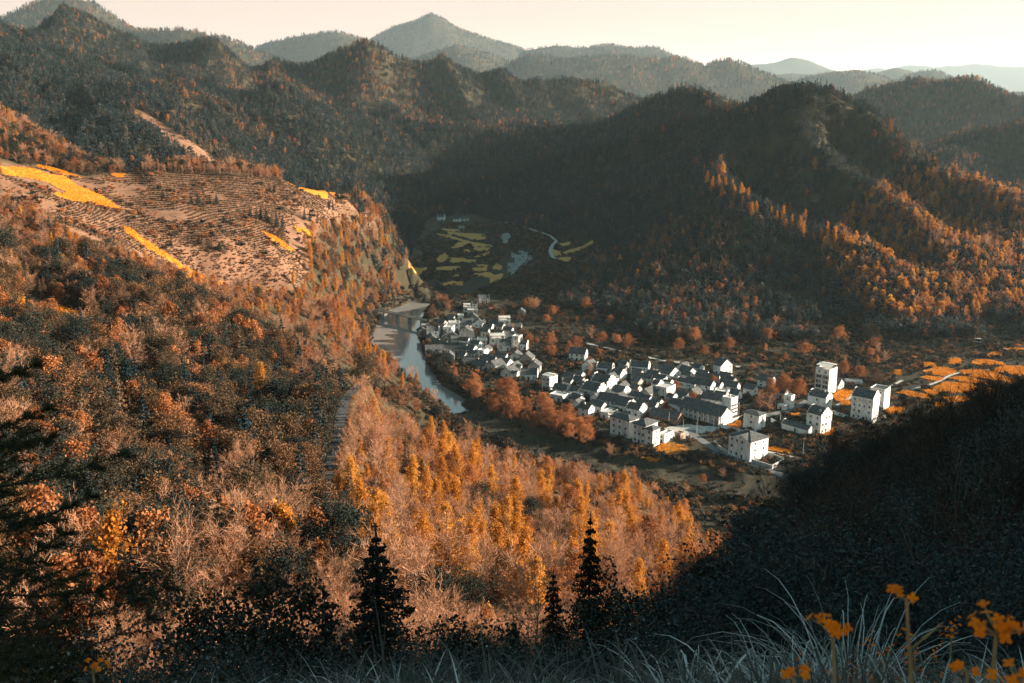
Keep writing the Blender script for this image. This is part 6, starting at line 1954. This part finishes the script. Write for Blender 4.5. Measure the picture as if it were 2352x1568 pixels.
plant_zone([(1050,885),(1090,872),(1180,905),(1280,950),(1360,1000),(1375,1040),(1300,1030),(1180,975),(1080,925)], 26, {'grove': 1}, 0.75, 1.0, GROVE_L, 'riverside grove', [(1070,885,'at the pool end of the riverside grove'),(1130,910,'in the upper riverside grove'),(1190,935,'in the middle of the riverside grove'),(1240,960,'in the riverside grove below the canopy house'),(1290,985,'in the lower riverside grove'),(1340,1010,'in the riverside grove beside the three storey houses'),(1365,1035,'at the tail of the riverside grove')], 5.5, 400, 800, 6)
BACK_L = {'grove': 'spreading russet tree', 'bare': 'grey pink leafless tree', 'russet': 'rust tree', 'evergreen': 'dark round tree', 'pine': 'pointed conifer'}
plant_zone([(1240,790),(1330,770),(1500,775),(1640,790),(1760,800),(1900,815),(2040,830),(2050,870),(1900,860),(1780,855),(1640,825),(1480,800),(1340,812),(1250,830)], 34, {'grove': 3, 'bare': 2, 'russet': 2, 'evergreen': 3, 'pine': 1.5}, 0.55, 0.95, BACK_L, 'tree belt behind the village', [(1270,800,'between the two village quarters'),(1350,790,'at the start of the long road'),(1450,790,'above the long road'),(1560,800,'below the dark terraces'),(1660,810,'behind the steep gabled villa'),(1760,830,'behind the tall russet trees'),(1870,840,'behind the tallest white block'),(2000,850,'at the edge of the flower plain')], 5.0, 400, 900, 7)
POND_L = {'evergreen': 'dark round tree', 'pine': 'dark conifer', 'russet': 'rust tree'}
plant_zone([(965,770),(985,780),(1000,815),(1040,840),(1050,860),(1040,900),(1010,880),(985,850),(968,810)], 16, {'evergreen': 5, 'pine': 1, 'russet': 0.3}, 0.55, 0.85, POND_L, 'trees on the pond bank', [(975,775,'on the bank by the bridge end'),(990,830,'on the bank beside the stepped pond house'),(1035,850,'on the bank below the long dark roofed house'),(1020,890,'on the bank at the boats')], 4.0, 400, 900, 8)
YARD_L = {'evergreen': 'dark garden tree', 'grove': 'russet garden tree', 'bare': 'leafless garden tree', 'pine': 'pointed garden conifer'}
plant_zone(CORE[0], 12, {'evergreen': 4, 'grove': 1, 'bare': 1, 'pine': 1}, 0.35, 0.6, YARD_L, 'garden trees between the houses', FILLM[0], 3.0, 400, 1000, 31)
plant_zone(CORE[1], 26, {'evergreen': 4, 'grove': 1.5, 'bare': 1.5, 'pine': 0.8}, 0.35, 0.62, YARD_L, 'garden trees between the houses', FILLM[1], 3.0, 400, 1000, 32)
plant_zone([(1240,700),(1400,720),(1650,740),(1900,750),(2080,765),(2050,830),(1850,810),(1600,780),(1350,760),(1230,740)], 60, {'evergreen': 5, 'grove': 1.5, 'bare': 1.2, 'pine': 2}, 0.5, 0.95, YARD_L, 'trees along the hill foot behind the village', [(1280,725,'under the hill behind the upper village'), (1400,740,'at the hill foot above the road start'), (1550,755,'at the hill foot above the white tomb field'), (1700,770,'at the hill foot behind the villa'), (1850,785,'at the hill foot behind the tallest block'), (2000,800,'at the hill foot by the flower plain')], 4.5, 400, 1000, 33)
def one(key, px, py, h, label, group=None, wide=1.0, var=0):
    q = hit(px, py)
    hm = KIND[key][var][1].vertices
    top = max(v_.co.z for v_ in hm)
    return tree(key, q, h / top, label, group, var, wide)
one('grove', 1215, 800, 12, 'orange topped tree leaning over the tall narrow stone house', var=1, wide=0.75)
one('grove', 1268, 825, 8, 'bright orange round tree between the two village quarters', var=0)
one('pine', 1322, 790, 11, 'slim russet tinted conifer at the start of the long road', wide=0.7)
one('pine', 1290, 775, 9, 'slim conifer behind the bright orange round tree', wide=0.7, var=1)
one('grove', 1800, 915, 17, 'tallest russet tree with bare trunks among the right hand houses', var=2, wide=0.8)
one('grove', 1835, 918, 15, 'broad russet tree beside the tallest white block', var=1, wide=0.8)
one('grove', 1770, 920, 16, 'high russet tree over the old walls', var=0, wide=0.75)
one('bare', 1745, 945, 14, 'tall grey leafless tree behind the narrow four storey house', var=1)
one('bare', 1765, 948, 13, 'second tall grey leafless tree behind the narrow four storey house', var=2)
one('evergreen', 2010, 882, 12, 'dark spreading tree at the edge of the flower plain', var=0)
one('grove', 1935, 865, 12, 'broad brown tree behind the low grey sheds', var=2)
one('grove', 1975, 872, 11, 'brown tree next to the dark spreading tree', var=0)
one('bare', 1400, 1050, 8, 'leafless round tree at the tail of the grove', var=0, wide=1.2)
one('bare', 1660, 1100, 6, 'pinkish leafless shrub tree on the bank below the yard', var=3, wide=1.5)
one('grove', 1615, 1110, 5.5, 'low orange tree on the river bank below the plots', var=1)
one('pine', 1530, 790, 13, 'tall leaning conifer wrapped in vines above the long road', wide=0.55, var=1)
one('pine', 1520, 775, 11, 'narrow conifer beside the vine wrapped one', wide=0.5, var=2)
one('pine', 1566, 790, 9, 'bushy conifer above the long road', wide=1.0, var=0)
one('pine', 1590, 788, 10, 'second bushy conifer above the long road', wide=0.8, var=1)
one('pine', 1620, 785, 8, 'slim conifer at the corner of the dark terraces', wide=0.6, var=2)
one('pine', 2113, 805, 9, 'dark pointed cypress by the scrubby hill foot', wide=0.8, var=2)
one('gold', 1617, 405, 13, 'lone golden tree on a thin trunk at the top of the spur', var=1)
one('gold', 1872, 395, 16, 'large golden tree high on the shaded hill', var=0, wide=1.3)
one('gold', 2085, 375, 9, 'golden tree on the skyline shoulder of the shaded hill', var=2)
one('evergreen', 645, 545, 8, 'big dark round tree in the tea hill pine clump', var=1)
for i, (a_, b_, h_) in enumerate([(590,500,10),(600,505,11),(612,510,12),(625,515,12),(636,522,11),(650,530,12),(575,495,8),(440,470,9),(455,472,10),(470,476,8),(498,470,9),(375,460,10),(387,462,9),(700,505,10),(712,508,9),(730,512,11),(756,480,9),(765,484,10),(620,440,7),(630,443,8)]):
    one('pine' if i % 3 else 'brownpine', a_, b_, h_, ('dark conifer ' if i % 3 else 'brown conifer ') + where(a_, b_, [(620,512,'in the largest clump on the tea hill'),(455,472,'in the middle clump on the tea hill'),(380,461,'in the small clump on the tea hill'),(714,508,'in the clump by the small flower patch'),(760,482,'in the pair below the brow flowers'),(625,441,'in the pair on the tea hill brow')]), 'conifer clumps on the tea hill', wide=0.9, var=i % 2)
one('evergreen', 505, 580, 6.5, 'lone dark tree standing in the middle of the tea rows', var=0, wide=0.8)
one('evergreen', 518, 585, 6.5, 'second dark tree standing in the middle of the tea rows', var=2, wide=0.7)
one('pine', 458, 555, 4.5, 'small dark conifer alone among the tea rows', wide=1.0, var=1)
for i in range(46):
    a_ = 330 + i * 6.5 + trng.uniform(-3, 3)
    b_ = np.interp(a_, [330, 400, 500, 560, 640], [392, 396, 402, 405, 414]) + trng.uniform(-1, 3)
    one('bare', a_, b_, trng.uniform(7, 10), 'leafless tree ' + where(a_, b_, [(345,392,'at the near end of the tan brow row'),(410,396,'in the first half of the tan brow row'),(470,400,'in the middle of the tan brow row'),(530,404,'in the second half of the tan brow row'),(600,410,'at the far end of the tan brow row')]), 'bare trees along the brow', wide=0.7, var=i % 4)
# ------------------------------------------------------------------ at the viewer's feet
def fit(key, px_top, py_top, Y, label, wide, var, dark=True):
    x, y, zt = at_y(px_top, py_top, Y)
    zg = float(ground(x, y))
    top = max(v_.co.z for v_ in KIND[key][var][1].vertices)
    return tree(key, (x, y, zg), (zt - zg) / top, label, 'dark trees just below the viewer', var, wide)
for s in range(3):
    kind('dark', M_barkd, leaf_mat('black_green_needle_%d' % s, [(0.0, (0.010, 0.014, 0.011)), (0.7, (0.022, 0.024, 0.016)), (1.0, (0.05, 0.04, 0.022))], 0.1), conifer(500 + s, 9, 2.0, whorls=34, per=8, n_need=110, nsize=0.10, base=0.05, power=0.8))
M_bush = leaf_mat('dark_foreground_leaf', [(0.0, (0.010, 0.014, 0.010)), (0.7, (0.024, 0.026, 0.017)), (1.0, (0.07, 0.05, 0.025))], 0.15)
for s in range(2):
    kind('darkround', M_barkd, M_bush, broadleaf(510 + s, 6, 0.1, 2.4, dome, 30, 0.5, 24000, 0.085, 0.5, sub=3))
NAMES['dark'] = 'dark_conifer'
NAMES['darkround'] = 'dark_broadleaf_tree'
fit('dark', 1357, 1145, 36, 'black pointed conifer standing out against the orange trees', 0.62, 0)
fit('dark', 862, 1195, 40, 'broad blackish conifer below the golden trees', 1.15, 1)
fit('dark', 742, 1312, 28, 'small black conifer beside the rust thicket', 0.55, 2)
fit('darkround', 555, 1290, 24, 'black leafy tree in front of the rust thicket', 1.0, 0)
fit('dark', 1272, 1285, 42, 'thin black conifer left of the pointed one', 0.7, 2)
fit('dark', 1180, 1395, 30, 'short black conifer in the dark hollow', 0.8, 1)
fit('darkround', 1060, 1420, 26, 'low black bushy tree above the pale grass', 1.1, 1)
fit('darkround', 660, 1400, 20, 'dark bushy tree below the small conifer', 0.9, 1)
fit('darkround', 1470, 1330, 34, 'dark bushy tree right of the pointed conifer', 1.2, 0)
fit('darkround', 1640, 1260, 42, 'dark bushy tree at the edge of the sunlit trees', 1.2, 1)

kind('darkbare', M_barkd, M_darktwig, bare_tree(530, 5.0, 22, 0.5, 1500, 0.6, 0.010, up=1.0))
kind('darkbare', M_barkd, M_darktwig, bare_tree(531, 5.0, 18, 0.55, 1300, 0.7, 0.010, up=0.9))
NAMES['darkbare'] = 'bare_shrub'
for i, (a_, b_, Y_, lb) in enumerate([(1690,1120,80,'by the lowest yard pole'), (1790,1075,78,'against the walled yard'), (1885,980,76,'below the stepped annex'), (1925,965,74,'against the four storey white house'), (1990,925,72,'below the square flower plot'), (2060,905,70,'at the first flower plots'), (2110,872,70,'against the middle flower plots'), (2175,885,68,'under the winding field path'), (2235,850,66,'tallest against the flower plain'), (2290,858,66,'beside the tallest one'), (2335,840,64,'at the right picture edge')]):
    fit('darkbare', a_, b_, Y_, 'dark bare shrub standing out ' + lb, 1.0, i % 2)

# the spruce beside the viewer
rng = np.random.default_rng(600)
sx, sy = at_y(-190, 700, 9.6)[:2]
sg = float(ground(sx, sy))
stop = at_y(0, 430, 9.6)[2]
sp = link('spruce_tree', None, loc=(sx, sy, sg), label='large spruce with brown tipped sprays at the left edge', category='tree')
hh = stop - sg
V, F = tubes([((0, 0, -0.3), (0.03, 0, hh * 0.5), 0.13, 0.08), ((0.03, 0, hh * 0.5), (0, 0.02, hh), 0.08, 0.015)], 8)
link('trunk', np_mesh('trunk', V, quads=F, smooth_shade=True), M_barkd, sp)
M_sp = leaf_mat('spruce_needle', [(0.0, (0.016, 0.022, 0.012)), (0.6, (0.045, 0.046, 0.022)), (1.0, (0.12, 0.08, 0.035))], 0.15, leafvar=0.7)
M_tip = leaf_mat('brown_cone_tip', [(0.0, (0.16, 0.07, 0.025)), (1.0, (0.34, 0.15, 0.05))], 0.2)
for w_ in range(15):
    t = w_ / 14
    z = hh * (0.10 + 0.86 * t)
    for k in range(6 if t < 0.7 else 4):
        an = k * 1.05 + w_ * 0.63 + rng.normal() * 0.15
        L = (2.9 * (1 - t) ** 0.8 + 0.4) * rng.uniform(0.75, 1.1)
        p0 = np.array((0, 0, z))
        d = np.array((math.cos(an), math.sin(an), -0.12 + 0.35 * t))
        segs, s0, s1 = [], [], []
        tips = []
        prev = p0
        for j in range(1, 6):
            cur = p0 + d * L * j / 5 + np.array((0, 0, -0.10 * L * math.sin(j / 5 * 2.2)))
            segs.append((prev, cur, 0.022 * (1 - j / 6), 0.022 * (1 - (j + 1) / 6.5)))
            s0.append(prev)
            s1.append(cur)
            for sd_ in (-1, 1):
                side = np.array((-d[1], d[0], 0)) * sd_
                l2 = L * 0.30 * (1.15 - j / 6) * rng.uniform(0.7, 1.2)
                e_ = cur + (side * 0.8 + d * 0.6 + np.array((0, 0, rng.normal() * 0.15))) * l2
                segs.append((cur, e_, 0.009, 0.004))
                s0.append(cur)
                s1.append(e_)
                tips.append(e_)
            prev = cur
        tips.append(prev)
        bv, bf = tubes(segs, 4)
        b = link('branch', np_mesh('branch', bv, quads=bf), M_barkd, sp)
        s0, s1 = np.array(s0), np.array(s1)
        m_ = 1700
        ch = rng.integers(0, len(s0), m_)
        q = s0[ch] + (s1[ch] - s0[ch]) * rng.uniform(0.05, 1.05, (m_, 1))
        ax_ = (s1[ch] - s0[ch]) / (np.linalg.norm(s1[ch] - s0[ch], axis=1)[:, None] + 1e-6)
        dv = rng.normal(size=(m_, 3))
        dv -= ax_ * (dv * ax_).sum(1)[:, None]
        dv /= np.linalg.norm(dv, axis=1)[:, None]
        dv = dv * 0.8 + ax_ * 0.6
        e_ = q + dv * 0.06
        u = np.cross(dv, rng.normal(size=(m_, 3)))
        u /= np.linalg.norm(u, axis=1)[:, None]
        Vn = np.stack([q - u * 0.005, q + u * 0.005, e_ + u * 0.002, e_ - u * 0.002], 1).reshape(-1, 3)
        link('needles', np_mesh('needles', Vn, quads=np.arange(4 * m_).reshape(-1, 4)), M_sp, b, kind='stuff')
        tv, tf_ = leaves(np.repeat(np.array(tips), 3, 0) + rng.normal(size=(len(tips) * 3, 3)) * 0.012, 0.05, rng)
        link('brown_tips', np_mesh('brown_tips', tv, quads=tf_), M_tip, b, kind='stuff')

# grasses
def near_pts(n, px0, px1, py0, py1, seed, jit=0.0):
    rr = random.Random(seed)
    out = []
    while len(out) < n:
        q = hit(rr.uniform(px0, px1), rr.uniform(py0, py1))
        if q is not None:
            out.append(q)
    return np.array(out)
rng = np.random.default_rng(71)
n_ = 380
a_ = np.radians(rng.uniform(-34, 34, n_))
r_ = rng.uniform(3.0, 4.4, n_)
x, y = r_ * np.sin(a_), r_ * np.cos(a_)
k = np.where(rng.uniform(size=n_) < 0.55, choose(rng, n_, {'gras': 1}), choose(rng, n_, {'gdul': 1}))
scatter('grass', np.stack([x, y, ground(x, y) - 0.03], 1), k, rng.uniform(0.5, 0.95, n_), 'pale curling dry grass along the bottom edge', 'grass')
n_ = 420
a_ = np.radians(rng.uniform(-30, 34, n_))
r_ = rng.uniform(7.0, 16.0, n_)
x, y = r_ * np.sin(a_), r_ * np.cos(a_)
k = np.where(rng.uniform(size=n_) < 0.15, choose(rng, n_, {'gras': 1}), choose(rng, n_, {'gdul': 1, 'dbush': 0.25}))
scatter('grass', np.stack([x, y, ground(x, y) - 0.03], 1), k, rng.uniform(0.4, 0.8, n_), 'dull grass and twigs on the dark slope behind the pale grass', 'grass')
def tuft(px, py, Y, size, label, seed):
    best = None
    for Y in np.linspace(9.5, 3.4, 90):           # the distance at which a tuft of this height just reaches the sight line
        x, y, zt = at_y(px, py, Y)
        zg = float(ground(x, y))
        if best is None or abs(zt - zg - size) < best[0]:
            best = (abs(zt - zg - size), x, y, zg)
    _, x, y, zg = best
    zt = zg + size
    o = link('grass_tuft', None, loc=(x, y, zg - 0.03), label=label, category='grass tuft', group='tall arching grass tufts')
    L = (zt - zg) * 1.12
    bv = blades(seed, 320, L, 1.4, 0.005, 8, 1.9)
    link('blades', np_mesh('blades', bv[0], quads=bv[1]), M_blade, o)
    st = blades(seed + 1, 4, L * 1.05, 0.6, 0.003, 6, 0.3)
    link('stalks', np_mesh('stalks', st[0], quads=st[1]), M_bladed, o)
tuft(1985, 1300, 8.0, 1.15, 'tallest arching grass tuft behind the flowers', 620)
tuft(1800, 1410, 7.0, 0.8, 'arching grass tuft left of the tallest one', 622)
tuft(1880, 1460, 6.2, 0.6, 'low arching grass tuft behind the small flower cluster', 624)
tuft(1590, 1440, 7.0, 0.6, 'wispy grass tuft in the dark middle ground', 626)
tuft(1180, 1510, 5.5, 0.38, 'dense pale grass tuft at the middle of the bottom edge', 628)
tuft(1300, 1515, 5.3, 0.36, 'pale grass tuft right of the dense one', 630)
tuft(700, 1510, 5.6, 0.38, 'thin curling grass tuft near the single flower', 632)
tuft(480, 1500, 6.2, 0.38, 'sparse grass tuft below the spruce', 634)

# rapeseed in flower
x, y = [], []
rng = np.random.default_rng(72)
n_ = 620
a_ = np.radians(rng.uniform(13, 33, n_))
r_ = rng.uniform(4.2, 7.0, n_)
x, y = r_ * np.sin(a_), r_ * np.cos(a_)
ok = fbm(x / 0.9, y / 0.9, 5, 3) > 0.46
x, y = x[ok], y[ok]
scatter('rapeseed_flowers', np.stack([x, y, ground(x, y)], 1), choose(rng, len(x), {'rape': 1}), rng.uniform(0.45, 0.8, len(x)), 'mass of small orange blooms behind the large flower stems', 'flowers')
def flower(c, nrm, s, rng):
    """four petals and a short throat"""
    nrm = nrm / np.linalg.norm(nrm)
    u = np.cross(nrm, (0.3, 0.5, 0.8))
    u /= np.linalg.norm(u)
    v = np.cross(nrm, u)
    V, F = [], []
    a0 = rng.uniform(0, 1.57)
    for k in range(4):
        an = a0 + k * 1.5708 + rng.normal() * 0.12
        d = u * math.cos(an) + v * math.sin(an)
        w_ = np.cross(nrm, d)
        b = len(V)
        cup = rng.uniform(-0.1, 0.35)
        V += [c - w_ * s * 0.10, c + w_ * s * 0.10, c + d * s * 0.6 + w_ * s * 0.42 + nrm * s * 0.12, c + d * s * 1.0 + w_ * s * 0.22 + nrm * s * cup, c + d * s * 1.0 - w_ * s * 0.22 + nrm * s * cup, c + d * s * 0.6 - w_ * s * 0.42 + nrm * s * 0.12]
        F += [(b, b + 1, b + 2, b + 5), (b + 5, b + 2, b + 3, b + 4)]
    return np.array(V), np.array(F)
def rape(px, py, Y, lean, n_fl, label, seed, spread=0.03, side=4):
    rng = np.random.default_rng(seed)
    hx, hy, hz = at_y(px, py, Y)
    gx_, gy_ = hx + lean, hy + 0.05
    zg = float(ground(gx_, gy_))
    o = link('rapeseed_plant', None, loc=(gx_, gy_, zg), label=label, category='flower', group='large rapeseed flowers in front')
    top = np.array((hx - gx_, hy - gy_, hz - zg))
    pts = [np.array((0, 0, -0.05))]
    for k in range(1, 7):
        t = k / 6
        pts.append(np.array((top[0] * t ** 1.4, top[1] * t, top[2] * t)) + rng.normal(size=3) * 0.004)
    segs = [(pts[k], pts[k + 1], 0.0055 - 0.0005 * k, 0.005 - 0.0005 * k) for k in range(6)]
    V, F = tubes(segs, 6)
    st = link('stem', np_mesh('stem', V, quads=F, smooth_shade=True), M_stem, o)
    for k in range(side):
        t = rng.uniform(0.35, 0.93)
        f_ = t * 6
        j = min(int(f_), 5)
        p0 = pts[j] + (pts[j + 1] - pts[j]) * (f_ - j)
        an = rng.choice((0, math.pi)) + rng.normal() * 0.5
        p1 = p0 + np.array((math.cos(an) * 0.055, math.sin(an) * 0.03, 0.045)) * rng.uniform(0.6, 1.3)
        V, F = tubes([(p0, p0 + (p1 - p0) * 0.4, 0.0016, 0.0014), (p0 + (p1 - p0) * 0.4, p1, 0.0028, 0.0008)], 5)
        link('seed_pod', np_mesh('seed_pod', V, quads=F), M_stem, o)
    for k in range(n_fl):
        off = rng.normal(size=3) * np.array((spread, spread, spread * 0.8))
        off[2] = abs(off[2]) - spread * 0.5
        c = top + off
        V, F = flower(c, off + np.array((0, -0.02, 0.03)), 0.009, rng)
        V2, F2 = tubes([(top - np.array((0, 0, spread)), c, 0.001, 0.001)], 3)
        fl_ = link('blossom', np_mesh('blossom', V, quads=F), M_petal, o)
        link('stalk', np_mesh('stalk', V2, quads=F2), M_stem, fl_)
rape(1912, 1432, 1.55, 0.10, 11, 'rapeseed stem with two small blossom heads left of the grass tuft', 701, 0.016)
rape(2075, 1362, 1.45, 0.14, 4, 'tall thin rapeseed stem with a single tiny bloom at its tip', 702, 0.010, 7)
rape(2300, 1440, 1.25, 0.02, 20, 'rapeseed plant with the largest orange blossom head', 703, 0.016)
rape(1830, 1540, 1.5, 0.06, 5, 'short rapeseed bloom at the bottom edge', 704, 0.012, 2)
rape(2215, 1530, 1.5, 0.05, 4, 'low rapeseed sprig beside the largest blossom head', 705, 0.010, 4)
rape(2340, 1555, 1.2, 0.0, 6, 'rapeseed bloom cut by the right edge', 707, 0.013, 1)
rape(212, 1535, 2.6, 0.02, 10, 'single rapeseed bloom in the dark lower left', 708, 0.018, 3)
print('objects', len(bpy.data.objects), 'tris', sum(len(m_.loops) - 2 * len(m_.polygons) for m_ in bpy.data.meshes))
